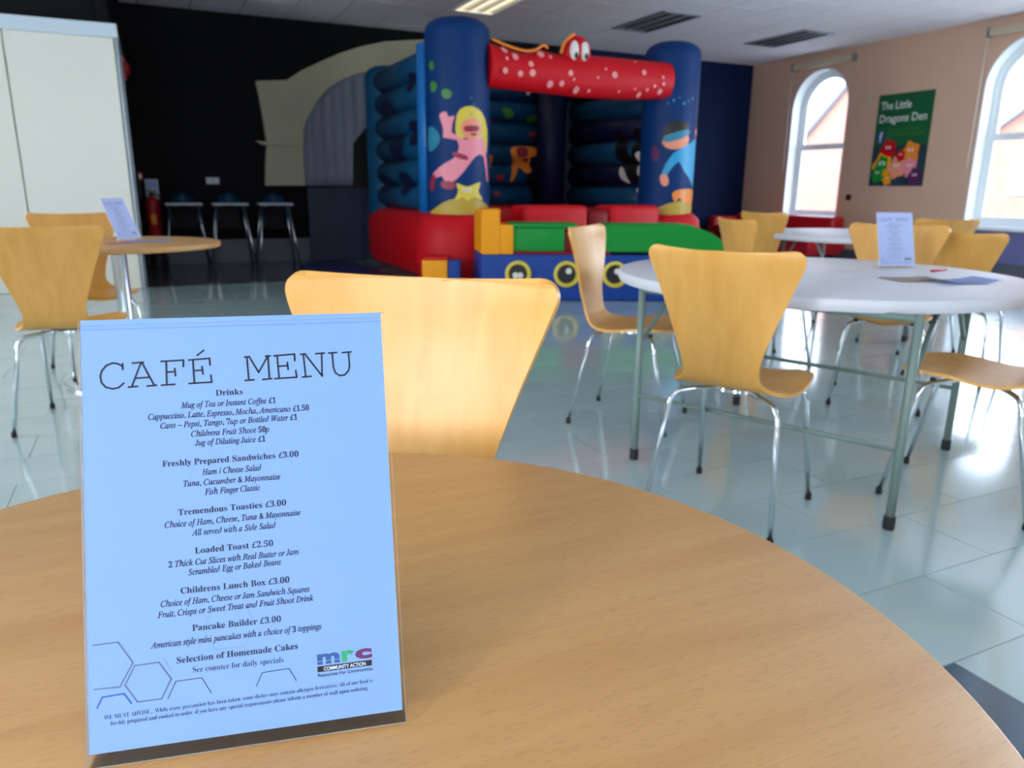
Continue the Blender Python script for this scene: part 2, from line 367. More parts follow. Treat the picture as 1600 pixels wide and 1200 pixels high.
# ---- windows: white reveal lining, outer frame, sashes, transom, glass
def ring(bm, o, i, to3, d0, d1):
    n = len(o)
    a0 = [bm.verts.new(to3(*p, d0)) for p in o]; a1 = [bm.verts.new(to3(*p, d1)) for p in o]; b0 = [bm.verts.new(to3(*p, d0)) for p in i]; b1 = [bm.verts.new(to3(*p, d1)) for p in i]
    for k in range(n):
        j = (k+1) % n
        bm.faces.new((a0[k], a0[j], a1[j], a1[k])); bm.faces.new((b0[k], b0[j], b1[j], b1[k])); bm.faces.new((a0[k], a0[j], b0[j], b0[k])); bm.faces.new((a1[k], a1[j], b1[j], b1[k]))
def window(n, to3, c, r, spr, view=True):
    t = thing('window_%d' % n, None, None); t['kind'] = 'structure'
    bm = BM(); ring(bm, arch(c, r+.0, SILL, spr), arch(c, r-.02, SILL+.02, spr), to3, -.31, .004); obj('reveal_lining', bm, M['white'], t)
    bm = BM(); ring(bm, arch(c, r-.02, SILL+.02, spr), arch(c, r-.085, SILL+.085, spr), to3, -.27, -.19); obj('window_frame', bm, M['white'], t)
    bm = BM(); ring(bm, arch(c, r-.085, 1.80, spr), arch(c, r-.13, 1.845, spr), to3, -.26, -.21); obj('upper_sash', bm, M['white'], t)
    low = [(c-r+.085, SILL+.085), (c+r-.085, SILL+.085), (c+r-.085, 1.80), (c-r+.085, 1.80)]; li = [(c-r+.13, SILL+.14), (c+r-.13, SILL+.14), (c+r-.13, 1.75), (c-r+.13, 1.75)]
    bm = BM(); ring(bm, low, li, to3, -.24, -.19); obj('lower_sash', bm, M['white'], t)
    bm = BM(); bm.faces.new([bm.verts.new(to3(*p, -.235)) for p in arch(c, r-.13, 1.845, spr)]); obj('glass_pane', bm, M['glass'], t)
    bm = BM(); bm.faces.new([bm.verts.new(to3(*p, -.215)) for p in li]); obj('glass_pane', bm, M['glass'], t)
    bm = BM(); prism(bm, [(c-r-.05, SILL-.03), (c+r+.05, SILL-.03), (c+r+.05, SILL), (c-r-.05, SILL)], to3, -.01, .05); obj('window_sill', bm, M['white'], t)
    return t
for k, c in enumerate(WIN): window(k+1, YZ(XR), c, WR, SPR)
for k, (c, r) in enumerate(FW): window(5+k, lambda x, z, d: Vector((x, YF+d, z)), c, r, 2.3)
for k, c in enumerate((-1.6, 5.0)): window(7+k, lambda y, z, d: Vector((XL+d, y, z)), c, .7, 2.3)
# blinds rolled up above the windows
for k, c in enumerate(WIN[:2]):
    t = thing('roller_blind', ('cream roller blind cassette above the arched window beside the navy wall', 'cream roller blind cassette above the arched window cut by the right edge')[k], 'blind', (XR, c, 0), 0, 'rolled up window blinds')
    bm = BM(); box(bm, (-.09, -.64, 3.06), (-.002, .60, 3.16), .01); obj('cassette', bm, M['blind'], t)
    for s in (-.66, .60):
        bm = BM(); box(bm, (-.10, s, 3.05), (0, s+.02, 3.17)); obj('bracket', bm, M['alum'], t)
    bm = BM(); tube(bm, [(-.05, .63, 3.08), (-.05, .635, 1.4)], .003, 6); obj('pull_cord', bm, M['white'], t)
# ---- outside: the brick house across the way
bm = BM(); box(bm, (XR+.35, -15, -.25), (60, 60, -.15)); tag(obj('pavement', bm, M['pave']), kind='structure')
def house(x0, ya, yb, eave, apex, label, wins):
    t = thing('brick_house', label, 'house'); ym = (ya+yb)/2
    bm = BM(); prism(bm, [(ya, -.15), (yb, -.15), (yb, eave), (ym, apex), (ya, eave)], YZ(x0), 0, -8); obj('brick_wall', bm, M['brick'], t)
    bm = BM()
    prism(bm, [(ya-.3, eave-.2), (ym, apex+.02), (ym, apex+.22), (ya-.35, eave)], YZ(x0), .3, -8.3); prism(bm, [(yb+.3, eave-.2), (ym, apex+.02), (ym, apex+.22), (yb+.35, eave)], YZ(x0), .3, -8.3); obj('roof', bm, M['roof'], t)
    for y, z, a, b in wins:
        bm = BM(); ring(bm, [(y-a, z-b), (y+a, z-b), (y+a, z+b), (y-a, z+b)], [(y-a+.14, z-b+.14), (y+a-.14, z-b+.14), (y+a-.14, z+b-.14), (y-a+.14, z+b-.14)], YZ(x0), -.02, .06)
        f = obj('window_frame', bm, M['white'], t); bm = BM(); box(bm, (x0-.02, y-a+.14, z-b+.14), (x0-.005, y+a-.14, z+b-.14)); obj('pane', bm, M['drape'], f)
    return t
house(30, 22.6, 29.2, 3.5, 6.6, 'gabled orange brick house seen through the arched window beside the navy wall', [(28.75, 2.35, .42, .55), (25.6, 2.3, .5, .6)])
house(30, 12.5, 20.0, 3.0, 5.6, 'orange brick house seen through the arched window cut by the right edge', [(18.2, 1.7, .5, .7), (15, 1.7, .5, .7)])
bm = BM(); prism(bm, [(30.0, -.15), (44, -.15), (44, 3.2), (30.0, 3.2)], YZ(32), 0, -6); t = thing('terrace_house', 'long slate roofed brick terrace behind the gabled house', 'house'); obj('brick_wall', bm, M['brick'], t)
bm = BM()
V = [(31.6, 3.1), (35, 6.0), (38.4, 3.1), (38.4, 3.0), (31.6, 3.0)]
prism(bm, V, lambda x, z, d: Vector((x, d, z)), 30, 45); obj('roof', bm, M['roof'], t)

# ================================================================== cubicle partition on the left
t = thing('partition_wall', 'tall cream partition cubicle with a pale blue fascia, at the left edge', 'partition', (0, 0, 0))
for k, (a, b) in enumerate([(-3.7, -2.5), (-2.5, -1.085), (-1.08, -.16)]):
    bm = BM(); box(bm, (a+.004, 8.8, 0.002), (b-.004, 8.86, 2.44), .003); obj('wall_panel', bm, M['panel'], t)
bm = BM(); box(bm, (-4.0, 8.865, 0.002), (-.16, 8.90, 2.44)); obj('seam_light_block', bm, M['panel'], t)  # added backing, blocks light leaking through the panel seams
bm = BM(); box(bm, (-3.7, 8.77, 2.44), (-.12, 8.9, 2.567), .004); obj('fascia', bm, M['fascia'], t)
bm = BM(); box(bm, (-.155, 8.80, 0.002), (-.125, 8.90, 2.44), .003); obj('corner_post', bm, M['alum'], t)
for k in range(2):
    bm = BM(); box(bm, (-.155, 8.91+k*.93, .002), (-.130, 9.82+k*.93, 2.44), .003); obj('side_panel', bm, M['panel'], t)
bm = BM(); box(bm, (-.16, 8.9, 2.44), (-.12, 10.76, 2.567)); obj('side_fascia', bm, M['fascia'], t)
bm = BM(); box(bm, (-.150, 9.84, .0), (-.118, 9.88, 2.44)); obj('door_post', bm, M['alum'], t)
bm = BM(); tube(bm, [(-.11, 9.3, .95), (-.085, 9.3, .95), (-.085, 9.3, 1.15), (-.11, 9.3, 1.15)], .01, 8); obj('door_handle', bm, M['rubber'], t)

# ================================================================== stage arch, curtain, stage
AX = 4.0
outer = [(1.504, 1.062), (1.525, 1.35), (1.562, 1.63), (1.535, 1.95), (1.50, 2.25), (1.476, 2.443), (1.881, 2.475), (2.1, 2.62), (2.384, 2.763), (2.66, 2.89), (2.943, 2.993), (3.3, 3.09), (3.914, 3.17)]
inner = [(2.059, 1.068), (2.05, 1.4), (2.048, 1.62), (2.08, 1.85), (2.142, 2.0), (2.28, 2.22), (2.454, 2.402), (2.68, 2.55), (2.929, 2.648), (3.2, 2.69), (3.428, 2.71), (3.7, 2.73), (3.95, 2.74)]
mir = lambda L: [(2*AX-x, z) for x, z in L]
t = thing('stage_arch', 'cream plaster stage arch on the black wall, left of the bouncy castle', 'arch')
def stripq(bm, A, Bq, d0, d1):
    for k in range(len(A)-1): prism(bm, [A[k], Bq[k], Bq[k+1], A[k+1]], XZ(YB-.016), d0, d1)
for nm, ks in (('pilaster', (0, 3)), ('arch_moulding', (2, 13))):
    bm = BM(); stripq(bm, outer[ks[0]:ks[1]], inner[ks[0]:ks[1]], 0, .12); bmesh.ops.remove_doubles(bm, verts=bm.verts, dist=1e-4); obj(nm, bm, M['stone'], t)
    bm = BM(); stripq(bm, mir(outer[ks[0]:ks[1]]), mir(inner[ks[0]:ks[1]]), 0, .12); bmesh.ops.remove_doubles(bm, verts=bm.verts, dist=1e-4); obj(nm, bm, M['stone'], t)
bm = BM(); prism(bm, [(3.914, 3.17), (4.086, 3.17), (4.05, 2.74), (3.95, 2.74)], XZ(YB-.016), 0, .16); obj('keystone', bm, M['stone'], t)
for s in (0, 1):
    L = [(1.42, 1.66), (2.06, 1.64), (2.06, 1.60), (1.50, 1.61)]; bm = BM(); prism(bm, mir(L) if s else L, XZ(YB-.016), 0, .17); obj('capital', bm, M['stone'], t)
# pleated curtain pieces
def curtain(nm, x0, x1, ztop, zbot, y, m, parent, n=60):
    bm = BM(); rows = []
    for i in range(n+1):
        x = x0+(x1-x0)*i/n; a = .02*math.sin(i*1.25)+.008*math.sin(i*.7+1)
        zt, zb = ztop(x), zbot(x); rows.append([bm.verts.new((x, y+a*(.6+.4*(1-k/8)), zt+(zb-zt)*k/8)) for k in range(9)])
    for A, B_ in zip(rows, rows[1:]):
        for k in range(8): bm.faces.new((A[k], B_[k], B_[k+1], A[k+1]))
    bmesh.ops.solidify(bm, geom=bm.faces[:], thickness=.004)
    return obj(nm, bm, m, parent, smooth=True)
def interp(L, x):
    for (a, za), (b, zb) in zip(L, L[1:]):
        if a <= x <= b: return za+(zb-za)*(x-a)/(b-a) if b > a else za
    return L[-1][1] if x > L[-1][0] else L[0][1]
top = [(2.04, 1.7)]+inner[3:]+[(4.1, 2.74)]
bot = [(2.0, 1.07), (2.76, 1.07), (2.79, 1.67), (3.42, 2.37), (3.7, 2.56), (4.0, 2.70)]
c = curtain('stage_curtain', 2.05, 3.9, lambda x: interp(top, x)+.02, lambda x: min(interp(bot, x), interp(top, x)), YB-.07, M['drape'], None); tag(c, 'grey pleated curtain swept aside under the cream stage arch', 'curtain')
bm = BM(); prism(bm, [(2.05, 1.07), (5.95, 1.07), (5.95, 1.7), (5.8, 2.1), (5.3, 2.5), (4.6, 2.7), (3.4, 2.7), (2.7, 2.5), (2.2, 2.1), (2.05, 1.7)], XZ(YB-.016), .0, .012); c = obj('dark_opening_panel', bm, M['black']); tag(c, 'black panel standing in for the dark stage opening behind the grey curtain', 'dark_opening_panel')  # flat black panel stands in for the dark stage opening
t = thing('stage', 'dark blue panelled stage front below the curtain, left of the castle', 'stage')
for k in range(5):
    bm = BM(); box(bm, (2.06+k*.8, 11.22, .002), (2.06+k*.8+.79, 11.25, 1.04), .004); obj('front_panel', bm, mat('stage panel', (24, 40, 64), .5, noise=.5, nscale=3) if k == 0 else bpy.data.materials['stage panel'], t)
bm = BM(); box(bm, (2.05, 11.2, 1.04), (6.05, YB-.02, 1.07), .005); obj('stage_top', bm, M['dark'], t)
# light switch plate
t = thing('wall_socket', 'small pale double switch plate on the black wall above the high chairs', 'switch', (.82, YB-.016, 1.12))
bm = BM(); box(bm, (-.085, -.012, -.045), (.085, 0, .045), .004); obj('face_plate', bm, M['hcwhite'], t)
for s in (-.04, .04):
    bm = BM(); box(bm, (s-.012, -.018, -.02), (s+.012, -.011, .02), .002); obj('rocker', bm, M['white'], t)
# high chairs
def high_chair(x, label):
    t = thing('high_chair', label, 'high chair', (x, 10.95, 0), 0, 'high chairs along the black wall')
    bm = BM(); box(bm, (-.225, -.22, .80), (.225, .08, .835), .015); obj('tray', bm, M['hcwhite'], t)
    bm = BM()
    rows = []
    for i in range(9):
        zz = .76+.21*i/8; ww = .13+.02*math.sin(i/8*PI)-(.09*max(0, (i-5)/3)**2); rows.append([bm.verts.new((ww*math.sin(a*.35), .02+.16*math.cos(a*.35), zz)) for a in range(-4, 5)])
    for A, B_ in zip(rows, rows[1:]):
        for k in range(8): bm.faces.new((A[k], A[k+1], B_[k+1], B_[k]))
    bmesh.ops.solidify(bm, geom=bm.faces[:], thickness=.012); obj('seat_back', bm, M['hcblue'], t, smooth=True)
    bm = BM(); box(bm, (-.15, -.12, .49), (.15, .17, .52), .02); obj('seat', bm, M['dark'], t); bm = BM(); box(bm, (-.14, .15, .50), (.14, .18, .80), .01); obj('back_panel', bm, M['dark'], t)  # seat and back panel coloured near-black for the shade below the tray
    for sx_ in (-1, 1):
        for sy_ in (-1, 1):
            bm = BM(); tube(bm, [(sx_*.17, sy_*.10, .79), (sx_*.265, sy_*.25, .008)], .013, 8); obj('leg', bm, M['chrome'], t, smooth=True)
        bm = BM(); tube(bm, [(sx_*.20, -.10, .805), (sx_*.155, -.06, .66), (sx_*.15, .02, .51)], .01, 8); obj('tray_arm', bm, M['hcblue'], t, smooth=True)
high_chair(.40, 'blue high chair with white tray nearest the fire extinguisher')
high_chair(.97, 'middle of the three blue high chairs with white trays by the black wall')
high_chair(1.55, 'blue high chair with white tray below the end of the stage arch')
# fire gear
t = thing('fire_extinguisher', 'red fire extinguisher standing in the dark corner by the partition', 'extinguisher', (.03, 11.28, 0))
bm = BM(); lathe(bm, [(.08, .33), (.09, .35), (.092, .80), (.08, .86), (.04, .90), (.03, .92)], seg=24); obj('cylinder', bm, M['redx'], t, smooth=40)
bm = BM(); lathe(bm, [(.1, .002), (.1, .30), (.085, .33)], seg=20); obj('stand', bm, M['rubber'], t, smooth=40)
bm = BM(); box(bm, (-.03, -.02, .92), (.03, .02, .96), .005); tube(bm, [(-.05, 0, .99), (.07, 0, .965)], .008, 8); obj('valve', bm, M['rubber'], t)
bm = BM(); tube(bm, [(.03, -.02, .94), (.10, -.04, .90), (.11, -.05, .70), (.10, -.05, .52)], .010, 8, 5); obj('hose', bm, M['rubber'], t, smooth=True)
bm = BM(); prism(bm, [(-.035, .55), (.035, .55), (.035, .68), (-.035, .68)], lambda x, z, d: Vector((x, -.088-d, z)), 0, .008); obj('label', bm, M['yel'], t)
t = thing('safety_sign', 'small white safety sign above the fire extinguisher', 'sign', (.04, YB-.016, 1.0))
bm = BM(); box(bm, (-.07, -.006, -.13), (.09, 0, .13), .002); obj('plate', bm, M['inkw'], t)
bm = BM(); box(bm, (-.055, -.008, .01), (.075, -.006, .11)); obj('printed_block', bm, M['paper2'], t)
t = thing('fire_bell', 'round red alarm bell high on the side of the partition', 'alarm', (-.12, 10.35, 2.36), 0)
bm = BM(); 
lathe(bm, [(.085, 0), (.085, .03), (.06, .06), (.02, .075)], seg=24); bmesh.ops.rotate(bm, verts=bm.verts, cent=(0, 0, 0), matrix=Matrix.Rotation(PI/2, 3, 'Y')); obj('gong', bm, M['redx'], t, smooth=40)
bm = BM(); box(bm, (-.005, -.06, -.12), (.025, .06, .12)); obj('back_box', bm, M['redx'], t)
t = thing('call_point', 'small red fire call point low on the side of the partition', 'alarm', (-.10, 10.9, 1.16))
bm = BM(); box(bm, (0, -.05, -.05), (.05, .05, .05), .005); obj('housing', bm, M['redx'], t); bm = BM(); box(bm, (.01, -.052, -.025), (.04, -.05, .025)); obj('glass', bm, M['white'], t)
# poster
t = thing('poster', 'green poster reading The Little Dragons Den between the arched windows', 'poster', (0, 0, 0))
PY0, PY1, PZ0, PZ1 = 8.62, 7.69, 1.15, 2.487
bm = BM(); prism(bm, [(PY0, PZ0), (PY1, PZ0), (PY1, PZ1), (PY0, PZ1)], YZ(XR), .001, .012); obj('board', bm, M['poster'], t)
pm = lambda u, v: Vector((XR-.014, PY0-u*.93, PZ0+v*1.337))
text_obj('heading_line', [('The Little', 'n', .06, .84, .62, .84, .12, .012)], M['whitep'], t, pm, 'white lettering The Little'); text_obj('heading_line', [('Dragons Den', 'n', .06, .70, .92, .70, .12, .012)], M['whitep'], t, pm, 'white lettering Dragons Den')
text_obj('small_print', [('like us on facebook', 'n', .25, .60, .82, .60), ('@thelittledragonsden', 'n', .25, .545, .92, .545)], M['greenp'], t, pm)
pd = lambda u, v, o: Vector((XR-.012-o, PY0-u*.93, PZ0+v*1.337))
decal('logo_square', [[(.05, .48), (.19, .48), (.19, .61), (.05, .61)]], pd, M['logob'], t, .002, .5, 'blue square logo')
text_obj('logo_letter', [('f', 'n', .10, .49, .155, .49, .15, .03)], M['whitep'], t, lambda u, v: Vector((XR-.0155, PY0-u*.93, PZ0+v*1.337)))
decal('picture', [[(0, 0), (1, 0), (1, .43), (.75, .47), (.5, .44), (.25, .47), (0, .44)]], pd, mat('poster meadow', (36, 60, 70), .5, noise=.8, nscale=6), t, .002, .5)
for k, (cx, cy, r, cc) in enumerate([(.30, .40, .12, 'red'), (.72, .36, .13, 'orange'), (.22, .22, .15, 'yel'), (.22, .25, .09, 'green'), (.5, .2, .13, 'skin'), (.74, .2, .11, 'pink'), (.15, .13, .10, 'green'), (.35, .07, .07, 'yel'), (.85, .1, .1, 'logop'), (.55, .33, .07, 'red')]):
    pts = blob([(cx+r*math.cos(a)*(1+.35*(i % 2)), cy+r*.8*math.sin(a)*(1+.3*(i % 2))) for i, a in enumerate([2*PI*q/10 for q in range(10)])], 3)
    decal('cartoon_dragon', [pts], pd, M[cc], t, .003+k*.0006, .5)
    decal('cartoon_eyes', [circ(cx-r*.25, cy+r*.2, r*.16, 10), circ(cx+r*.25, cy+r*.2, r*.16, 10)], pd, M['whitep'], t, .011, .5)
t = thing('wall_outlet', 'small dark round outlet on the tan wall below the poster', 'switch', (XR, 8.98, .97)); bm = BM(); box(bm, (-.02, -.045, -.045), (0, .045, .045), .008); obj('face_plate', bm, M['rubber'], t)
# red sofa
t = thing('sofa', 'red vinyl bench sofa under the arched window beside the navy wall', 'sofa')
for nm, a, b, bv in (('base', (9.45, 8.9, .05), (10.2, 11.3, .30), .03), ('seat', (9.4, 9.0, .30), (10.0, 11.2, .44), .05), ('backrest', (9.98, 8.95, .28), (10.27, 11.25, .66), .06), ('armrest', (9.42, 11.16, .1), (10.25, 11.38, .60), .06), ('armrest', (9.42, 8.86, .1), (10.25, 9.02, .46), .06)):
    bm = BM(); box(bm, a, b, bv); obj(nm, bm, M['sofa'], t, smooth=40)
for a, b in ((9.55, 9.0), (9.55, 11.2), (10.1, 9.0), (10.1, 11.2)):
    bm = BM(); lathe(bm, [(.03, 0), (.03, .06)], (a, b, 0), 12); obj('foot', bm, M['rubber'], t)
CD={
 'G_HAIR':('L',[(-0.019, 1.709), (0.023, 1.818), (0.143, 1.856), (0.275, 1.801), (0.374, 1.648), (0.36, 1.421), (0.275, 1.376), (0.19, 1.475), (0.096, 1.552), (-0.01, 1.55)]),
 'G_FACE':('L',[(0.044, 1.7), (0.166, 1.744), (0.259, 1.68), (0.238, 1.578), (0.118, 1.529), (0.043, 1.601)]),
 'G_BODY':('L',[(-0.116, 1.629), (-0.152, 1.55), (-0.01, 1.526), (0.006, 1.43), (-0.044, 1.349), (-0.121, 1.308), (-0.281, 1.206), (-0.3, 1.144), (-0.17, 1.175), (-0.123, 1.103), (-0.014, 1.145), (0.095, 1.269), (0.189, 1.373), (0.291, 1.377), (0.351, 1.15), (0.387, 1.15), (0.309, 1.521), (0.23, 1.558), (0.096, 1.532), (-0.01, 1.57)]),
 'G_ARM':('L',[(-0.189, 1.77), (-0.114, 1.798), (-0.093, 1.748), (-0.029, 1.758), (-0.051, 1.689), (-0.069, 1.569), (-0.129, 1.55), (-0.157, 1.67)]),
 'G_FIN1':('L',[(-0.326, 1.154), (-0.25, 1.185), (-0.279, 1.04), (-0.343, 1.039)]),
 'G_FIN2':('L',[(-0.176, 1.123), (-0.025, 1.114), (-0.058, 1.042), (-0.172, 1.061)]),
 'G_MASK':('L',[(0.071, 1.661), (0.216, 1.668), (0.211, 1.621), (0.079, 1.608)]),
 'G_BELT':('L',[(-0.037, 1.413), (0.095, 1.371), (0.084, 1.334), (-0.048, 1.369)]),
 'STAR':('L',[(-0.014, 1.104), (0.093, 1.074), (0.243, 1.117), (0.22, 1.023), (0.281, 0.939), (0.163, 0.964), (0.093, 0.929), (0.045, 0.964), (-0.037, 0.938), (0.0, 1.022)]),
 'STAR_EYE1':('L',[(0.045, 1.053), (0.076, 1.053), (0.075, 1.018), (0.045, 1.018)]),
 'STAR_EYE2':('L',[(0.098, 1.053), (0.134, 1.054), (0.134, 1.018), (0.098, 1.018)]),
 'SAND1':('L',[(-0.338, 0.795), (-0.291, 0.839), (-0.15, 0.916), (-0.016, 0.955), (0.163, 0.96), (0.274, 0.928), (0.408, 0.863), (0.408, 0.798)]),
 'LEAF1':('L',[(-0.308, 2.082), (-0.244, 2.086), (-0.215, 2.046), (-0.246, 1.989), (-0.303, 2.003)]),
 'LEAF2':('L',[(-0.161, 1.994), (-0.111, 2.012), (-0.056, 1.982), (-0.065, 1.934), (-0.112, 1.915), (-0.153, 1.941)]),
 'LEAF3':('L',[(-0.328, 2.268), (-0.269, 2.282), (-0.256, 2.203), (-0.315, 2.199)]),
 'PATCH':('L',[(-0.36, 1.658), (-0.24, 1.632), (-0.188, 1.541), (-0.244, 1.451), (-0.37, 1.424)]),
 'B_HAIR':('R',[(-0.065, 1.692), (-0.034, 1.771), (0.045, 1.828), (0.199, 1.82), (0.266, 1.72), (0.08, 1.664), (-0.036, 1.6)]),
 'B_FACE':('R',[(-0.05, 1.634), (0.243, 1.673), (0.237, 1.569), (0.09, 1.513), (-0.032, 1.542)]),
 'B_MASK':('R',[(-0.044, 1.664), (0.23, 1.742), (0.249, 1.678), (0.017, 1.595), (-0.031, 1.604)]),
 'B_BODY':('R',[(0.068, 1.473), (0.328, 1.608), (0.439, 1.617), (0.439, 1.042), (0.425, 1.09), (0.215, 1.277), (0.137, 1.381), (0.033, 1.263), (-0.007, 1.204), (-0.05, 1.246)]),
 'B_HAND':('R',[(-0.061, 1.228), (0.011, 1.228), (0.036, 1.134), (-0.017, 1.098), (-0.062, 1.157)]),
 'B_HAND2':('R',[(0.374, 1.726), (0.439, 1.77), (0.439, 1.758), (0.439, 1.664), (0.439, 1.65)]),
 'CRAB':('R',[(0.085, 1.016), (0.174, 1.064), (0.439, 1.061), (0.439, 0.908), (0.248, 0.909), (0.181, 0.969), (0.125, 0.921)]),
 'SAND2':('R',[(-0.15, 0.785), (-0.04, 0.871), (0.184, 0.933), (0.439, 0.916), (0.439, 0.778)]),
 'FISH':('R',[(-0.185, 1.533), (-0.132, 1.555), (-0.088, 1.462), (-0.121, 1.38), (-0.177, 1.416)]),
 'ORANGE':('B',[(4.661, 1.592), (4.79, 1.638), (5.104, 1.619), (5.089, 1.505), (4.973, 1.488), (5.0, 1.304), (4.894, 1.273), (4.794, 1.357), (4.705, 1.15), (4.659, 1.184), (4.712, 1.411), (4.678, 1.495)]),
 'STRIPE':('B',[(4.758, 1.609), (4.921, 1.62), (4.917, 1.501), (4.776, 1.492)]),
 'ORANGE2':('B',[(4.286, 1.485), (4.39, 1.488), (4.375, 1.348), (4.296, 1.333)]),
 'WEED1':('B',[(4.513, 2.121), (4.656, 2.123), (4.705, 2.022), (4.593, 2.003)]),
 'WEED2':('B',[(4.915, 2.032), (5.078, 2.067), (5.096, 1.984), (4.949, 1.95)]),
 'SHARK':('B',[(5.123, 2.249), (5.269, 2.403), (5.521, 2.373), (5.338, 2.302)]),
 'SHARK2':('B',[(4.876, 2.385), (4.989, 2.402), (4.942, 2.321), (4.91, 2.311)]),
 'ROCK':('B',[(4.927, 1.274), (5.128, 1.291), (5.201, 1.046), (5.17, 0.884), (5.035, 0.884), (4.963, 1.102)]),
 'GREENB':('B',[(5.191, 1.479), (5.394, 1.513), (5.433, 1.34), (5.297, 1.309), (5.21, 1.365)]),
 'WHALE':('S',[(8.569, 1.806), (8.419, 1.747), (8.312, 1.591), (8.205, 1.437), (8.19, 1.783), (8.01, 1.772), (7.899, 1.525), (7.823, 1.085), (7.944, 1.06), (8.13, 1.109), (8.285, 1.288), (8.486, 1.394), (8.602, 1.603)]),
 'WBELLY':('S',[(8.118, 1.484), (7.963, 1.503), (7.885, 1.379), (7.878, 1.208), (8.027, 1.234)]),
 'WBELLY2':('S',[(8.128, 1.084), (7.834, 1.06), (7.822, 0.937), (7.959, 0.985)]),
 'WBELLY3':('S',[(8.482, 1.342), (8.333, 1.288), (8.225, 1.135), (8.396, 1.186)]),
}
# ================================================================== bouncy castle
t = thing('bouncy_castle', 'blue towered bouncy castle with red spotted banner and undersea pictures', 'bouncy castle')
TWR = {'L': (3.0, 7.7, .335), 'R': (5.70, 7.7, .325)}
def tower(cx, cy, r, h, m, z0=.78, nm='tower'):
    bm = BM(); prof = [(r*.97, z0-.1), (r, z0), (r, h-.16)]+[(r*math.cos(a)**.6 if a < 1.5 else .01, h-.16+.16*math.sin(a)) for a in [PI/2*k/7 for k in range(1, 8)]]
    lathe(bm, prof, (cx, cy, 0), 40); return obj(nm, bm, m, t, smooth=True)
tl = tower(3.0, 7.7, .335, 2.72, M['bluet']); tr = tower(5.70, 7.7, .325, 2.72, M['bluet'])
tower(3.02, 10.3, .30, 2.60, M['teal'], nm='rear_tower'); tower(5.66, 10.15, .34, 2.62, M['navyp'], nm='rear_tower')
# base: rounded red body, bulging feet under the front towers
bm = BM(); box(bm, (2.72, 7.45, .03), (6.0, 10.55, .80), .16); obj('base', bm, M['red'], t, smooth=60)
for cx, rr in ((3.0, .47), (5.72, .45)):
    bm = BM(); lathe(bm, [(rr*.70, .0), (rr*.93, .10), (rr, .28), (rr*1.0, .55), (rr*.93, .72), (rr*.72, .80)], (cx, 7.72, 0), 36); obj('tower_foot', bm, M['red'], t, smooth=True)
bm = BM(); box(bm, (3.2, 7.7, .78), (5.5, 10.1, .83), .02); obj('bouncing_bed', bm, M['red'], t, smooth=60)
for a, b, hh in ((3.50, 4.28, .89), (4.28, 4.55, .85), (4.55, 5.22, .89)):
    bm = BM(); box(bm, (a+.004, 7.1, .03), (b-.004, 7.5, hh), .06); obj('front_cushion', bm, M['red'] if hh > .86 else M['reddk'], t, smooth=60)
# walls: stacked air tubes
TR = .155
for k in range(6):
    z = .95+k*.285
    bm = BM(); tube(bm, [(3.1, 10.08, z), (5.6, 10.08, z)], TR, 16); obj('air_tube', bm, M['teal'], t, smooth=True)
    bm = BM(); tube(bm, [(5.68, 7.85, z), (5.68, 10.1, z)], TR, 16); obj('air_tube', bm, M['navyp'] if k % 2 else M['teal'], t, smooth=True)
    bm = BM(); tube(bm, [(2.93, 7.85, z), (2.93, 10.2, z)], TR, 16); obj('air_tube', bm, M['teal'], t, smooth=True)
bm = BM(); tube(bm, [(2.80, 7.98, .8), (2.80, 7.98, 2.50)], .14, 16); obj('side_column', bm, M['ltblue'], t, smooth=True)
bm = BM(); tube(bm, [(5.2, 9.75, .8), (5.2, 9.75, 2.45)], .20, 18); obj('corner_column', bm, M['navyp'], t, smooth=True)
def cylmap(cx, cy, r):
    d0 = math.atan2(-cy, -cx)
    return lambda s, z, o: Vector((cx+(r+o)*math.cos(d0+s/r), cy+(r+o)*math.sin(d0+s/r), z))
def bulge(z):
    best = 0
    for k in range(6):
        dz = abs(z-(.95+k*.285))
        if dz < TR: best = max(best, math.sqrt(TR*TR-dz*dz))
    return best
mapB = lambda s, z, o: Vector((s, 10.08-bulge(z)-o-.004, z)); mapS = lambda s, z, o: Vector((5.68-bulge(z)-o-.004, s, z))
MP = {'L': cylmap(*TWR['L']), 'R': cylmap(*TWR['R']), 'B': mapB, 'S': mapS}
def dc(key, nm, m, off=.004, par=None, label=None, bl=2):
    w_, p = CD[key]; pts = blob(p, bl) if bl else p
    return decal(nm, [pts], MP[w_], m, par or {'L': tl, 'R': tr}.get(w_, t), off, .05, label)
dc('SAND1', 'printed_sand', M['olive'], .003); dc('PATCH', 'printed_coral', M['lteal'], .003)
for q in ('LEAF1', 'LEAF2', 'LEAF3'): dc(q, 'printed_fish', M['greenp'], .003)
dc('G_HAIR', 'printed_hair', M['blond'], .004, label='yellow hair of the printed diver'); dc('G_BODY', 'printed_swimmer', M['pink'], .006, label='pink suited swimmer print'); dc('G_FACE', 'printed_face', M['skin'], .007)
dc('G_ARM', 'printed_hand', M['pink'], .008); dc('G_FIN1', 'printed_fin', M['maroon'], .008); dc('G_FIN2', 'printed_fin', M['maroon'], .008)
dc('G_MASK', 'printed_goggles', M['maroon'], .010); dc('G_BELT', 'printed_belt', M['maroon'], .010)
dc('STAR', 'printed_starfish', M['blond'], .007, bl=3, label='yellow starfish print'); dc('STAR_EYE1', 'printed_eye', M['whitep'], .009); dc('STAR_EYE2', 'printed_eye', M['whitep'], .009)
decal('printed_pupils', [circ(.06, 1.032, .007, 8), circ(.115, 1.032, .007, 8)], MP['L'], M['black'], tl, .011, .5)
decal('printed_mouth', [blob([(.12, 1.585), (.17, 1.57), (.20, 1.59), (.17, 1.60)], 2)], MP['L'], M['maroon'], tl, .010, .5)
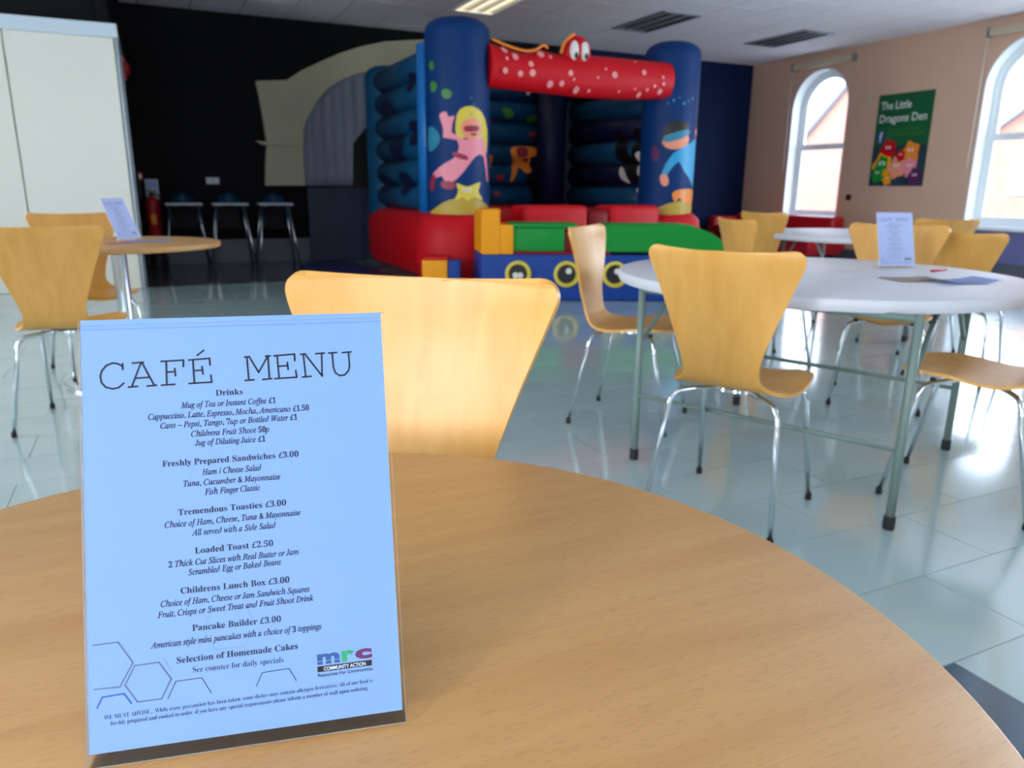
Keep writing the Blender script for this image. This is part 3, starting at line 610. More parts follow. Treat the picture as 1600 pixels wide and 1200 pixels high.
dc('SAND2', 'printed_sand', M['olive'], .003); dc('FISH', 'printed_fish', M['logop'], .003)
dc('B_HAIR', 'printed_hair', M['black'], .008, label='black hair of the printed boy'); dc('B_FACE', 'printed_face', M['skin'], .006); dc('B_MASK', 'printed_mask', M['lteal'], .010)
dc('B_BODY', 'printed_wetsuit', M['cyan'], .005, label='sky blue wetsuit print'); dc('B_HAND', 'printed_hand', M['skin'], .007); dc('B_HAND2', 'printed_hand', M['pink'], .007)
dc('CRAB', 'printed_crab', M['orange'], .006, bl=3)
decal('printed_bubbles', [circ(-.02+.06*k, 2.02+.03*(k % 3), .012+.005*(k % 2), 8) for k in range(6)], MP['R'], M['lteal'], tr, .004, .5)
decal('printed_bubbles', [circ(.14+.03*(k % 3), 1.93-.05*k, .010, 8) for k in range(5)], MP['L'], M['lteal'], tl, .004, .5)
for q, nm, m in (('ORANGE', 'printed_octopus', 'orange'), ('ORANGE2', 'printed_coral', 'orange'), ('WEED1', 'printed_weed', 'greenp'), ('WEED2', 'printed_weed', 'greenp'), ('SHARK', 'printed_shark', 'whitep'), ('SHARK2', 'printed_shark', 'whitep'), ('ROCK', 'printed_rock', 'black'), ('GREENB', 'printed_coral', 'lteal')): dc(q, nm, M[m], .004, bl=0 if 'SHARK' in q else 2)
dc('STRIPE', 'printed_stripe', M['maroon'], .008)
dc('WHALE', 'printed_whale', M['black'], .004)
for q in ('WBELLY', 'WBELLY2', 'WBELLY3'): dc(q, 'printed_whale_belly', M['whitep'], .008)
decal('printed_sea_shapes', [blob([(x+r*math.cos(a)*(1+.4*(i % 2)), z+r*.7*math.sin(a)) for i, a in enumerate([2*PI*q/7 for q in range(7)])], 2) for x, z, r in ((4.35, 1.95, .05), (4.5, 1.2, .06), (5.0, 1.8, .05), (4.2, 2.2, .06), (4.9, 1.45, .04), (4.45, .98, .05), (4.0, 1.5, .07))], mapB, M['maroon'], t, .004, .05, kind='stuff')
mapO = lambda s, z, o: Vector((2.93-bulge(z)-o-.004, s, z))
decal('printed_sea_shapes', [blob([(y+r*math.cos(a)*(1+.4*(i % 2)), z+r*.7*math.sin(a)) for i, a in enumerate([2*PI*q/7 for q in range(7)])], 2) for y, z, r in ((8.5, 1.65, .2), (9.2, 1.5, .25), (9.6, 2.0, .2), (8.9, 1.1, .2), (9.8, 1.1, .18), (8.6, 2.2, .15))], mapO, M['navyp'], t, .004, .05, kind='stuff')
# banner: stuffed red octopus beam
bn = None
def bz(x):  # centre, half height
    u = (x-3.2)/2.3
    top_ = interp([(0, 2.50), (.12, 2.44), (.2, 2.41), (.28, 2.47), (.36, 2.44), (.44, 2.44), (.5, 2.46), (.6, 2.46), (.8, 2.46), (1, 2.46)], u)
    bt = interp([(0, 2.06), (.3, 2.04), (.5, 2.02), (.75, 2.03), (1, 2.07)], u)
    return (top_+bt)/2, (top_-bt)/2
bm = BM(); rings = []; NX = 40
for i in range(NX+1):
    x = 3.25+2.25*i/NX; c_, h_ = bz(x); rings.append([bm.verts.new((x, 7.52+.15*math.cos(a), c_+h_*math.sin(a))) for a in [2*PI*k/20 for k in range(20)]])
for A, B_ in zip(rings, rings[1:]):
    for k in range(20): bm.faces.new((A[k], A[(k+1) % 20], B_[(k+1) % 20], B_[k]))
bm.faces.new(rings[0]); bm.faces.new(rings[-1][::-1]); bn = obj('banner', bm, M['red'], t, smooth=60, label='red spotted banner beam between the towers')
def bmap(s, z, o):
    c_, h_ = bz(s); q = max(-.98, min(.98, (z-c_)/h_)); return Vector((s, 7.52-.15*math.sqrt(1-q*q)-o, z))
spots = []
for k in range(44):
    x = 3.38+R_.random()*2.0; c_, h_ = bz(x); z = c_+(R_.random()*2-1)*h_*.82; r = R_.choice([.014, .018, .03, .036])
    if all(math.hypot(x-a, z-b) > r+c+.02 for a, b, c in spots): spots.append((x, z, r))
decal('printed_spots', [circ(*q, 10) for q in spots], bmap, M['pinkdot'], bn, .003, .5, kind='stuff')
bm = BM(); tube(bm, [(3.28, 7.46, 2.515), (3.42, 7.45, 2.47), (3.62, 7.44, 2.43), (3.76, 7.44, 2.445), (3.86, 7.45, 2.50), (3.92, 7.46, 2.48)], .014, 8, 4); obj('orange_piping', bm, M['orange'], bn, smooth=True)
bm = BM(); ell(bm, (4.28, 7.5, 2.47), (.17, .13, .17)); hd = obj('octopus_head', bm, M['red'], t, smooth=True)
bm = BM(); tube(bm, [(4.08, 7.46, 2.44), (4.10, 7.44, 2.53), (4.16, 7.43, 2.60), (4.22, 7.43, 2.635)], .018, 8, 4); obj('orange_piping', bm, M['orange'], hd, smooth=True)
for s in (-.062, .062):
    bm = BM(); ell(bm, (4.26+s, 7.385, 2.47), (.052, .03, .095)); e_ = obj('eye', bm, M['whitep'], hd, smooth=True)
    bm = BM(); ell(bm, (4.27+s, 7.362, 2.42), (.02, .012, .034)); obj('pupil', bm, M['black'], e_, smooth=True)
# ---- soft play boat in front
BO = Vector((2.83, 6.67, 0)); ca = math.atan2(-.43+.03, .903)
t = thing('soft_play_boat', 'blue soft play boat with yellow portholes in front of the bouncy castle', 'soft play', tuple(BO), ca)
bm = BM()
plan = [(0, 0), (2.0, 0), (2.22, .05), (2.36, .2), (2.40, .38), (2.32, .55), (-.09, .55)]
prism(bm, plan, lambda x, y, d: Vector((x, y, d)), .003, .445); bmesh.ops.bevel(bm, geom=bm.edges[:], offset=.02, segments=3, profile=.5, affect='EDGES'); obj('hull', bm, M['blue'], t, smooth=50)
bm = BM(); box(bm, (.31, .02, .445), (1.25, .54, .475), .008); obj('red_deck', bm, M['reddk'], t)
bm = BM(); prism(bm, [(0, 0), (.18, 0), (.18, .54), (-.08, .54)], lambda x, y, d: Vector((x, y, d)), .445, .865); bmesh.ops.bevel(bm, geom=bm.edges[:], offset=.008, segments=2, affect='EDGES'); obj('tall_step', bm, M['yel'], t, smooth=50)
bm = BM(); box(bm, (.18, .0, .445), (.305, .54, .72), .01); obj('low_step', bm, M['yel'], t, smooth=50)
bm = BM(); box(bm, (.305, .03, .475), (.80, .53, .70), .012); obj('green_block', bm, M['green'], t, smooth=50)
bm = BM(); box(bm, (.26, .01, .70), (.92, .54, .735), .012); obj('green_bench_top', bm, M['green'], t, smooth=50)
bm = BM(); prism(bm, [(1.20, .475), (1.20, .735), (2.02, .735), (2.22, .66), (2.38, .56), (2.38, .475)], lambda x, z, d: Vector((x, d, z)), .01, .53); bmesh.ops.bevel(bm, geom=bm.edges[:], offset=.015, segments=3, affect='EDGES'); obj('green_bow_deck', bm, M['green'], t, smooth=50)
bm = BM(); box(bm, (.80, .06, .475), (1.20, .53, .66), .012); obj('red_seat', bm, M['reddk'], t, smooth=50)
for k in range(4):
    x = .355+k*.47; a = []
    bm = BM(); 
    rr = [(.125, 0), (.125, .03), (.10, .04), (.088, .02), (.088, 0)]
    lathe(bm, rr, (0, 0, 0), 28); bmesh.ops.rotate(bm, verts=bm.verts, cent=(0, 0, 0), matrix=Matrix.Rotation(PI/2, 3, 'X')); bmesh.ops.translate(bm, verts=bm.verts, vec=(x, 0, .262)); pr = obj('porthole', bm, M['blond'], t, smooth=40)
    bm = BM(); lathe(bm, [(.088, 0), (.088, .012)], (0, 0, 0), 24); bmesh.ops.rotate(bm, verts=bm.verts, cent=(0, 0, 0), matrix=Matrix.Rotation(PI/2, 3, 'X')); bmesh.ops.translate(bm, verts=bm.verts, vec=(x, -.008, .262)); obj('porthole_disc', bm, M['black'], pr)
    bm = BM()
    for ex, ez, er in (((-.025, -.015, .03), (.022, -.015, .03)) if k == 0 else ((.02, .03, .03),)): ell(bm, (x+ex, -.022, .262+ez), (er, .006, er), 12, 8)
    obj('porthole_eyes_highlights', bm, M['whitep'], pr, smooth=True)  # eyes on the first disc, modelled white highlights on the others
# foam step left of the boat
t = thing('soft_play_block', 'small yellow foam block with red top left of the soft play boat', 'soft play', (2.43, 6.95, 0), ca)
bm = BM(); box(bm, (-.10, 0, .003), (.145, .26, .375), .008); obj('yellow_block', bm, M['yel'], t, smooth=50)
bm = BM(); box(bm, (-.08, .01, .376), (.16, .25, .41), .012); obj('red_top', bm, M['red'], t, smooth=50)
bm = BM(); box(bm, (.146, .02, .003), (.27, .25, .372), .008); obj('blue_side', bm, M['blue'], t, smooth=50)
t = thing('crash_mat', 'dark navy crash mat on the floor left of the bouncy castle', 'mat', (0, 0, 0))
for k in range(2):
    bm = BM(); box(bm, (1.78, 7.55+k*1.5, .003), (2.52, 9.04+k*1.5, .05), .01); obj('mat_panel', bm, M['mat_'], t, smooth=50)
bm = BM(); prism(bm, [(p[0], p[1]) for p in [(2.0, 8.3), (2.3, 7.9), (2.5, 7.6), (2.51, 7.9), (2.35, 8.15), (2.1, 8.4)]], lambda x, y, d: Vector((x, y, d)), .05, .056); obj('green_stripe', bm, mat('sea green vinyl', (20, 128, 110), .4), t)
# ================================================================== chairs
def chair_shell():
    prof = [(.222, .432, .150), (.205, .444, .168), (.14, .450, .197), (.05, .449, .212), (-.04, .444, .212), (-.11, .445, .192), (-.16, .456, .158), (-.192, .482, .130), (-.208, .520, .122), (-.220, .575, .132), (-.234, .640, .154), (-.249, .710, .180), (-.266, .780, .208), (-.284, .845, .234), (-.297, .900, .256)]
    C3 = catmull([Vector(p) for p in prof], 5); bm = BM(); rows = []; NU = 14
    L = [0]
    for a, b in zip(C3, C3[1:]): L.append(L[-1]+math.hypot(a.x-b.x, a.y-b.y))
    T = L[-1]
    # extra samples near both ends for rounded corners
    S = sorted(set([round(T*k/56, 5) for k in range(57)]+[T-.05*q for q in (0, .02, .08, .18, .32, .5, .75, 1)]+[.09*q for q in (0, .02, .08, .18, .32, .5, .75, 1)]))
    for s in S:
        k = max(i for i in range(len(L)) if L[i] <= s+1e-9); k = min(k, len(L)-2); f = (s-L[k])/(L[k+1]-L[k]); p = C3[k].lerp(C3[k+1], f)
        w_ = p.z
        e = T-s
        if e < .05: w_ -= .05-math.sqrt(max(0, .05**2-(.05-e)**2))
        if s < .09: w_ -= .09-math.sqrt(max(0, .09**2-(.09-s)**2))
        seat = max(0, min(1, (.30-s)/.15)); back = max(0, min(1, (s-.55)/.25)); row = []
        for i in range(NU+1):
            u = -1+2*i/NU; y, z = p.x, p.y
            z += seat*(.012*u*u-.010*(1-u*u)*(1 if s > .12 else s/.12)); y += back*.038*u*u
            z -= back*.006*(1-u*u)*(s/T)**6*1.6
            row.append(bm.verts.new((u*w_, y, z)))
        rows.append(row)
    for A, B_ in zip(rows, rows[1:]):
        for i in range(NU): bm.faces.new((A[i], A[i+1], B_[i+1], B_[i]))
    bmesh.ops.recalc_face_normals(bm, faces=bm.faces[:]); n0 = set(bm.faces)
    bmesh.ops.solidify(bm, geom=bm.faces[:], thickness=.011)
    for f in bm.faces:
        if min(e.calc_length() for e in f.edges) > 0 and f not in n0:
            ar = f.calc_area(); ls = sorted(e.calc_length() for e in f.edges)
            if any(abs(l-.011) < .0015 for l in ls) and sum(abs(l-.011) < .0015 for l in ls) >= 2 and len(f.verts) == 4 and any(len(v.link_faces) < 6 for v in f.verts): pass
    return bm
CH0 = None
def make_chair(label, group):
    t = thing('chair', label, 'chair', group=group)
    sh = obj('shell', chair_shell(), M['ply'], t, smooth=50)
    for sx_ in (-1, 1):
        for sy_, x1, y1 in ((1, .205, .215), (-1, .215, -.235)):
            pts = [(sx_*.045, sy_*.045-.01, .428), (sx_*.12, sy_*.105-.01, .424), (sx_*.158, sy_*.135-.01, .414), (sx_*.176, sy_*.150-.01, .385), (sx_*.182, sy_*.157-.01, .34), (sx_*x1, y1, .012)]
            bm = BM(); tube(bm, [pts[0]]+catmull(pts[1:5], 4)+[pts[5]], .0085, 12); lg = obj('leg', bm, M['chrome'], t, smooth=True)
            bm = BM(); lathe(bm, [(.0105, 0), (.0115, .004), (.0105, .024)], (sx_*x1, y1, .0), 12); obj('foot_cap', bm, M['rubber'], lg, smooth=40)
    bm = BM(); lathe(bm, [(.07, .420), (.085, .424), (.085, .434), (.05, .437)], (0, -.01, 0), 20); obj('mounting_plate', bm, M['chrome'], t, smooth=40)
    for sx_ in (-1, 1):
        bm = BM(); lathe(bm, [(.010, .424), (.010, .438)], (sx_*.13, .11, 0), 10); obj('glide_pad', bm, M['rubber'], t)
    return t
def place(label, group, x, y, fx, fy, first=False, k=1):
    global CH0
    o = CH0 if first else copy_tree(CH0)
    o.location = (x, y, 0.001); o.rotation_euler = (0, 0, math.atan2(-fx, fy)); o['label'] = label; o['group'] = group; o.scale = (k, k, k); return o
CH0 = make_chair('x', 'x')
RT = (2.43, 2.25); GR = 'plywood chairs round the white folding table'; GL = 'plywood chairs at the left wooden table'; GF = 'plywood chairs at the far white table'
place('large plywood chair turned away at the near side of the white table', GR, 1.730, 1.855, .88, .47, True)
place('plywood chair across the near wooden table, its back behind the menu stand', 'plywood chair at the near wooden table', .246, 1.013, -.6, -.8, k=1.02)
place('plywood chair seen side on at the left of the white folding table', GR, 1.985, 2.85, .63, -.77)
place('plywood chair facing the camera behind the menu stand on the white table', GR, 3.35, 2.60, -.80, -.60)
place('plywood chair at the right edge with only its glossy seat and chrome legs showing', GR, 2.57, 1.60, -.42, .9)
place('small plywood chair back just right of the chair behind the white table', GR, 4.26, 2.80, .9, .3, k=.95)
place('plywood chair back standing highest, below the window at the right edge', GF, 4.72, 3.50, .25, .97)
place('plywood chair in front of the far white table, beside the green boat bow', GF, 3.46, 3.55, .97, -.24)
place('plywood chair behind the far white table, before the red sofa', GF, 4.66, 4.66, .997, .07)
place('nearest plywood chair at the left edge, its back turned to the camera', GL, -.37, 3.86, .2, .98)
place('plywood chair on the far side of the left wooden table, under the partition', GL, -.34, 4.90, .30, -.95)
# ================================================================== tables
def disc(bm, r, z0, z1, bev, seg=96): lathe(bm, [(r-bev, z0), (r-bev*.3, z0+bev*.3), (r, z0+bev), (r, z1-bev), (r-bev*.3, z1-bev*.3), (r-bev, z1)], seg=seg)
def cafe_table(label, x, y, r, h, br=.33):
    t = thing('cafe_table', label, 'table', (x, y, 0))
    bm = BM(); disc(bm, r, h-.025, h, .002, 128); obj('table_top', bm, M['beech'], t, smooth=30)
    bm = BM(); lathe(bm, [(r+.0002, h-.0225), (r+.001, h-.021), (r+.001, h-.004), (r+.0002, h-.0025)], seg=128, cap=False); obj('edge_band', bm, M['beechedge'], t, smooth=30)
    bm = BM(); lathe(bm, [(br, 0), (br, .008), (br*.9, .014), (br*.3, .028), (.05, .04), (.04, .05)], seg=48); obj('base', bm, M['chrome'], t, smooth=40)
    bm = BM(); lathe(bm, [(.038, .04), (.038, h-.045)], seg=28); obj('column', bm, M['chrome'], t, smooth=40)
    bm = BM(); lathe(bm, [(.17, h-.045), (.17, h-.025)], seg=28); obj('top_plate', bm, M['rubber'], t, smooth=40)
    return t
TX, TY, TR0, TH = .047, .531, .5505, .68
cafe_table('round beech wooden table filling the foreground', TX, TY, TR0, TH)
LT = (-.18, 4.60); cafe_table('round wooden pedestal table at the left before the cream partition', LT[0], LT[1], .52, .76, .34)
def fold_table(label, x, y, legs, r=.79, h=.74):
    t = thing('folding_table', label, 'table', (x, y, 0), 0, 'round white folding tables')
    bm = BM(); lathe(bm, [(r-.06, h-.030), (r-.02, h-.045), (r-.006, h-.042), (r, h-.03), (r, h-.012), (r-.005, h-.003), (r-.014, h)], seg=96); obj('table_top', bm, M['plastic'], t, smooth=35)
    A, B_, C_, D_ = [Vector((a-x, b-y, 0)) for a, b in legs]      # A-B one frame, D-C the other
    mid = (A+B_+C_+D_)/4
    for p, q in ((A, B_), (D_, C_)):
        for s in (p, q):
            bm = BM(); tube(bm, [s+Vector((0, 0, .03)), s+Vector((0, 0, h-.035))], .0145, 14); lg = obj('leg', bm, M['steel'], t, smooth=True)
            bm = BM(); lathe(bm, [(.017, 0), (.019, .006), (.018, .045)], tuple(s), 14); obj('rubber_foot', bm, M['rubber'], lg, smooth=40)
        bm = BM(); tube(bm, [p+Vector((0, 0, .27)), q+Vector((0, 0, .27))], .009, 10); obj('crossbar', bm, M['steel'], t, smooth=True)
        bm = BM(); tube(bm, [p+Vector((0, 0, h-.05)), q+Vector((0, 0, h-.05))], .012, 10); obj('top_rail', bm, M['steel'], t, smooth=True)
        inw = ((A+B_)/2-mid if p is A else (C_+D_)/2-mid)
        for s in (p, q):
            e = s-inw*.62+Vector((0, 0, h-.05)); b_ = s+Vector((0, 0, h-.26)); bm = BM(); n = (e-b_).normalized(); tube(bm, [b_, e], .010, 8); obj('brace', bm, M['steel'], t, smooth=True)
    return t
fold_table('round white folding table with green grey legs at the right', RT[0], RT[1], [(1.68, 2.372), (2.073, 1.491), (2.973, 1.93), (2.617, 2.827)])
FT = (5.18, 4.30); fold_table('far round white folding table behind the plywood chairs, before the sofa', FT[0], FT[1], [(FT[0]-.66, FT[1]+.21), (FT[0]-.27, FT[1]-.67), (FT[0]+.63, FT[1]-.23), (FT[0]+.27, FT[1]+.66)])
LINES=[
 ('B', 'Drinks', 0.08847, 0.23881, 0.10722, 0.23896),
 ('I', 'Mug of Tea or Instant Coffee £1', 0.06463, 0.23107, 0.13014, 0.23135),
 ('I', 'Cappuccino, Latte, Espresso, Mocha, Americano £1.50', 0.04267, 0.22391, 0.15358, 0.22454),
 ('I', 'Cans – Pepsi, Tango, 7up or Bottled Water £1', 0.05052, 0.21714, 0.14486, 0.21803),
 ('I', 'Childrens Fruit Shoot 50p', 0.07089, 0.21008, 0.1247, 0.21033),
 ('I', 'Jug of Diluting Juice £1', 0.07329, 0.20352, 0.12169, 0.20344),
 ('B', 'Freshly Prepared Sandwiches £3.00', 0.05103, 0.18993, 0.14461, 0.19073),
 ('I', 'Ham / Cheese Salad', 0.07737, 0.18222, 0.11815, 0.18262),
 ('I', 'Tuna, Cucumber & Mayonnaise', 0.06464, 0.17496, 0.13104, 0.17518),
 ('I', 'Fish Finger Classic', 0.07864, 0.168, 0.11669, 0.16832),
 ('B', 'Tremendous Toasties £3.00', 0.06061, 0.155, 0.13435, 0.15578),
 ('I', 'Choice of Ham, Cheese, Tuna & Mayonnaise', 0.05149, 0.14684, 0.14413, 0.14798),
 ('I', 'All served with a Side Salad', 0.06911, 0.13989, 0.12641, 0.14021),
 ('B', 'Loaded Toast £2.50', 0.07085, 0.12718, 0.12408, 0.12751),
 ('I', '2 Thick Cut Slices with Real Butter or Jam', 0.05321, 0.11915, 0.14151, 0.11984),
 ('I', 'Scrambled Egg or Baked Beans', 0.06612, 0.1125, 0.12894, 0.11371),
 ('B', 'Childrens Lunch Box £3.00', 0.06066, 0.10024, 0.13428, 0.1003),
 ('I', 'Choice of Ham, Cheese or Jam Sandwich Squares', 0.04743, 0.09251, 0.14811, 0.09236),
 ('I', 'Fruit, Crisps or Sweet Treat and Fruit Shoot Drink', 0.04515, 0.08536, 0.15058, 0.08564),
 ('B', 'Pancake Builder £3.00', 0.06745, 0.07389, 0.12726, 0.07328),
 ('I', 'American style mini pancakes with a choice of 3 toppings', 0.04006, 0.06516, 0.15517, 0.06487),
 ('B', 'Selection of Homemade Cakes', 0.05671, 0.05299, 0.13814, 0.05288),
 ('R', 'See counter for daily specials', 0.06698, 0.0455, 0.12787, 0.04475),
 ('R', 'WE MUST ADVISE... While every precaution has been taken, some dishes may contain allergen derivatives. All of our food is', 0.00991, 0.02176, 0.18964, 0.0226),
 ('R', 'freshly prepared and cooked to order, if you have any special requirements please inform a member of staff upon ordering.', 0.01378, 0.01738, 0.18606, 0.01758),
]
TITLE= [[(0.02684, 0.26084), (0.02678, 0.26511)], [(0.02674, 0.26314), (0.02366, 0.2652), (0.02017, 0.26573), (0.01626, 0.26415), (0.01332, 0.2606), (0.01224, 0.25682), (0.0129, 0.25215), (0.01568, 0.24866), (0.02013, 0.2473), (0.02404, 0.24808), (0.02738, 0.25102)], [(0.03322, 0.26517), (0.04058, 0.26547)], [(0.03899, 0.26534), (0.03248, 0.24818)], [(0.03955, 0.26532), (0.04736, 0.24838)], [(0.03028, 0.2481), (0.03642, 0.24829)], [(0.04258, 0.24822), (0.04887, 0.2485)], [(0.03578, 0.25421), (0.04426, 0.25442)], [(0.05231, 0.26555), (0.06737, 0.26589), (0.06706, 0.26119)], [(0.05569, 0.26554), (0.05568, 0.24832)], [(0.05578, 0.25756), (0.06144, 0.25772)], [(0.06135, 0.26015), (0.06167, 0.25468)], [(0.05207, 0.24837), (0.06108, 0.24855)], [(0.07079, 0.26579), (0.08514, 0.26643), (0.08531, 0.26149)], [(0.07374, 0.26588), (0.07419, 0.24884)], [(0.07406, 0.25782), (0.08023, 0.25806)], [(0.07982, 0.26061), (0.0803, 0.25508)], [(0.07059, 0.24871), (0.08605, 0.24892), (0.08556, 0.25411)], [(0.07663, 0.26886), (0.08137, 0.2726)], [(0.10943, 0.26635), (0.11266, 0.26653)], [(0.11096, 0.26649), (0.11175, 0.2492)], [(0.11266, 0.26653), (0.11887, 0.25456), (0.12588, 0.26669)], [(0.12414, 0.26638), (0.1276, 0.26656)], [(0.12587, 0.2666), (0.12622, 0.24948)], [(0.1092, 0.24903), (0.11541, 0.24925)], [(0.12157, 0.2492), (0.12803, 0.2495)], [(0.13019, 0.26648), (0.14489, 0.26716), (0.14485, 0.26218)], [(0.13245, 0.2666), (0.13314, 0.2495)], [(0.13281, 0.25849), (0.1397, 0.25872)], [(0.13946, 0.26125), (0.13984, 0.25583)], [(0.13001, 0.24934), (0.14571, 0.24967), (0.14524, 0.25493)], [(0.14927, 0.26677), (0.15282, 0.26703)], [(0.15122, 0.26689), (0.15223, 0.24971)], [(0.14984, 0.24962), (0.15631, 0.24993)], [(0.15246, 0.26686), (0.16414, 0.24974)], [(0.16413, 0.24956), (0.16459, 0.26726)], [(0.16028, 0.26683), (0.16664, 0.26702)], [(0.16978, 0.26693), (0.17566, 0.26714)], [(0.17231, 0.26705), (0.17268, 0.25585), (0.17401, 0.25168), (0.17707, 0.24947), (0.18071, 0.24989), (0.18358, 0.25273), (0.18467, 0.25638), (0.18429, 0.26709)], [(0.17972, 0.26684), (0.18631, 0.26722)]]
HEXG= [[(0.004, 0.07191), (0.0196, 0.07213), (0.02871, 0.05729), (0.0202, 0.04211), (0.00424, 0.04256)], [(0.02971, 0.05502), (0.04526, 0.05534), (0.05282, 0.04325), (0.04636, 0.03065), (0.03102, 0.03059), (0.02344, 0.04275), (0.02971, 0.05502)]]
HEXB= [[(0.00568, 0.03006), (0.00909, 0.03675), (0.0227, 0.03734), (0.02715, 0.03024)]]
HEXD= [[(0.05037, 0.03025), (0.05583, 0.04115), (0.07269, 0.04123), (0.07859, 0.03018)], [(0.10865, 0.03061), (0.11296, 0.03943), (0.13126, 0.03997), (0.13601, 0.03086)]]
HEXF= [[(0.0765, 0.07855), (0.07997, 0.08486)], [(0.10403, 0.08543), (0.10848, 0.07663)], [(0.07495, 0.07347), (0.0819, 0.05939), (0.10133, 0.05909), (0.10516, 0.06489)], [(0.04864, 0.05742), (0.05374, 0.04688)]]
# ================================================================== menu stands
MW, MH = .21, .297
def menu(label, x, y, z, yaw, lean, main):
    t = thing('menu_stand', label, 'menu stand', (x, y, z), yaw, None if main else 'menu stands on the other tables')
    L = Matrix.Rotation(-lean, 4, 'X') @ Matrix.Rotation(PI/2, 4, 'X')     # sheet (u, v, out) -> leaning panel
    def P3(u, v, o=0):
        q = L @ Vector((u-MW/2, v, o)); return q+Vector((0, 0, .0))
    zb = -.0095
    def slab(u0, v0, u1, v1, o0, o1, m, nm, par, bev=0):
        bm = BM(); a = [bm.verts.new(P3(u, v, o0)) for u, v in ((u0, v0), (u1, v0), (u1, v1), (u0, v1))]; b = [bm.verts.new(P3(u, v, o1)) for u, v in ((u0, v0), (u1, v0), (u1, v1), (u0, v1))]
        bm.faces.new(a[::-1]); bm.faces.new(b)
        for i in range(4): bm.faces.new((a[i], a[(i+1) % 4], b[(i+1) % 4], b[i])).material_index = 1
        return obj(nm, bm, m, par)
    ac = [M['clear'], M['acryledge']]
    slab(-.0015, zb, MW+.0025, MH, -.0022, -.0003, ac, 'rear_panel', t)
    slab(-.0015, zb+.0005, MW+.0025, MH-.004, .0006, .0016, [M['film'], M['acryledge']], 'front_panel', t)
    # foot: bends back along the table
    b0 = P3(0, zb, -.0022); bm = BM(); n = 6; pr = []
    fy, fz = b0.y, b0.z
    box(bm, (-MW/2-.0015, fy-.001, fz-.0001), (MW/2+.0025, fy+.085, fz+.0019)); obj('foot', bm, [M['clear']], t)
    sh = slab(0, 0, MW, MH, -.0001, .0001, [M['paper'] if main else M['paper2']]*2, 'menu_sheet', t)
    bm = BM(); ribbon(bm, [(0.0005, MH-.007), (MW-.0005, MH-.007)], .0006, 0); 
    for v in bm.verts: v.co = P3(v.co.x, v.co.y, .0003)
    obj('fold_line', bm, M['inkf'], sh)
    mp = lambda u, v: P3(u, v, .0003)
    def strokes(nm, LL, wd, m, lab=None):
        bm = BM()
        for k, pts in enumerate(LL): ribbon(bm, [(a, b, 0)[:2] for a, b in pts], wd, 0)
        for v in bm.verts: v.co = P3(v.co.x, v.co.y, .0003+v.co.z*.01)
        me = bpy.data.meshes.new(nm); bm.to_mesh(me); bm.free(); me.materials.append(m); o = bpy.data.objects.new(nm, me); link(o, sh); tag(o, lab)
    strokes('title_lettering', TITLE, .0013, M['ink'], 'large typewriter title CAFÉ MENU')
    strokes('grey_hexagons', HEXG, .0009, M['inkg']); strokes('blue_hexagon', HEXB, .0011, M['inkb']); strokes('dark_hexagons', HEXD, .0005, M['ink'])
    if main: strokes('faint_hexagons', HEXF, .0003, M['inkf'])
    it = [(s, st, a, b, c, d) for st, s, a, b, c, d in LINES]
    if main:
        text_obj('headings', [(s, 'B', a, b, c, d, .0062 if c-a > .05 else .0062, .004) for s, st, a, b, c, d in it if st == 'B'], M['ink'], sh, mp, 'bold serif headings with prices')
        text_obj('item_lines', [(s, 'I', a, b, c, d, .0060, .016) for s, st, a, b, c, d in it if st == 'I'], M['ink'], sh, mp, 'italic lines of food and drink')
        text_obj('plain_lines', [(s, 'R', a, b, c, d, .0058 if 'counter' in s else .0042, -.012) for s, st, a, b, c, d in it if st == 'R'], M['ink'], sh, mp, 'small plain advice lines')
    else:
        for nm, S in (('headings', 'B'), ('item_lines', 'I'), ('plain_lines', 'R')):
            text_obj(nm, [(s, 'n', a, b, c, d, .0058 if S != 'R' else .0038) for s, st, a, b, c, d in it if st == S], M['ink'], sh, mp)
    # logo
    text_obj('logo_m', [('m', 'n', .1511, .0403, .1670, .0403, .0137, .045)], M['logob'], sh, mp, 'blue letter m of the logo')
    text_obj('logo_r', [('r', 'n', .1684, .0404, .1772, .0404, .0140, .05)], M['logog'], sh, mp, 'green letter r of the logo')
    text_obj('logo_c', [('c', 'n', .1780, .0408, .1902, .0408, .0128, .05)], M['logop'], sh, mp, 'plum letter c of the logo')
    bm = BM(); bm.faces.new([bm.verts.new(P3(*p, .0003)) for p in ((.1510, .0346), (.1898, .0346), (.1898, .0386), (.1510, .0386))]); obj('logo_bar', bm, M['black'], sh)
    bm = BM(); bm.faces.new([bm.verts.new(P3(*p, .00035)) for p in ((.1508, .0418), (.1672, .0418), (.1672, .0422), (.1508, .0422))]); obj('logo_line', bm, M['paper'], sh)
    text_obj('logo_bar_lettering', [('COMMUNITY ACTION', 'n', .1555, .0353, .1852, .0353, .0036, .01)], M['inkw'], sh, lambda u, v: P3(u, v, .00045))
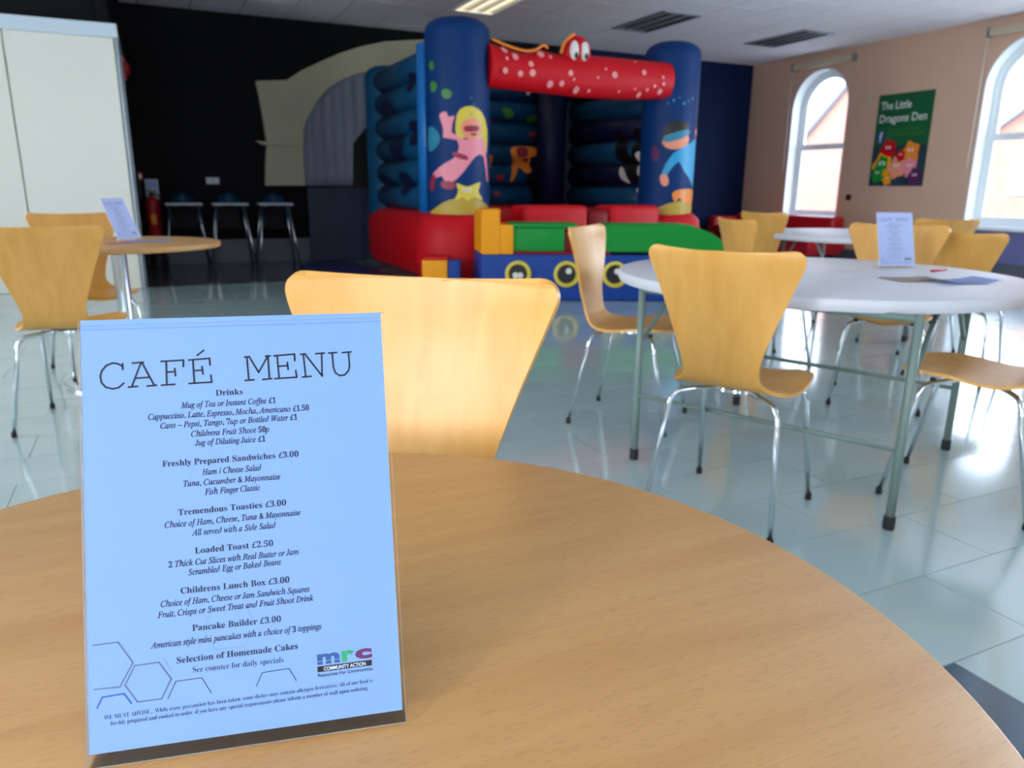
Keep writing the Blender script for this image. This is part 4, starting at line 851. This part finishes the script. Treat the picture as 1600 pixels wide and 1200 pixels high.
    text_obj('logo_caption', [('Resources For Communities', 'n', .1512, .0312, .1902, .0312, .0034, .008)], M['ink'], sh, mp)
    if not main: t.scale = (.80, .80, .80)
    return t
menu('acrylic stand holding the sharp blue café menu on the near wooden table', .0284, .4802, .6816+.0095-.0006, -.2107, .3529, True)
menu('small café menu stand on the white folding table', 2.93, 2.25, .7485, -.30, .30, False)
menu('small café menu stand on the left wooden pedestal table', -.12, 4.76, .7685, .85, .40, False)
# ---- small things on the tables
t = thing('pen', 'short red pen lying on the white table right of its menu stand', 'pen', (2.98, 2.09, .7455), .15)
bm = BM(); tube(bm, [(-.06, 0, 0), (.045, 0, 0)], .0045, 10); obj('barrel', bm, M['red'], t, smooth=True); bm = BM(); tube(bm, [(.045, 0, 0), (.065, 0, 0)], [.0045, .003], 10); obj('cap', bm, M['reddk'], t, smooth=True)
def sheet(nm, label, x, y, z, rz, w_, d_, m, m2=None, cat='paper', curl=.004):
    bm = BM(); rows = []
    for i in range(9):
        rows.append([bm.verts.new((w_*(i/8-.5), d_*(j/4-.5), curl*(abs(i/4-1))**2+.0004)) for j in range(5)])
    for A, B_ in zip(rows, rows[1:]):
        for k in range(4): bm.faces.new((A[k], A[k+1], B_[k+1], B_[k]))
    bmesh.ops.solidify(bm, geom=bm.faces[:], thickness=.0004)
    o = obj(nm, bm, m, smooth=True, label=label, cat=cat); o.location = (x, y, z); o.rotation_euler = (0, 0, rz); return o
sheet('paper', 'tan printed leaflet lying on the white table before its menu stand', 2.60, 1.92, .7415, -.3, .21, .15, mat('tan print', (196, 176, 160), .5), curl=.002)
sheet('paper', 'glossy white leaflet curling up on the white table nearest the camera', 2.70, 1.80, .7425, -.25, .23, .15, M['paper2'], curl=.012)
sheet('paper', 'white leaflet lying on the left wooden table beside the menu stand', -.02, 4.62, .7615, .2, .21, .15, M['paper2'], curl=.003)
sheet('paper', 'pink leaflet lying on the left wooden table by the menu foot', -.16, 4.50, .7612, .5, .15, .10, mat('pink leaflet', (222, 130, 150), .5), curl=.002)
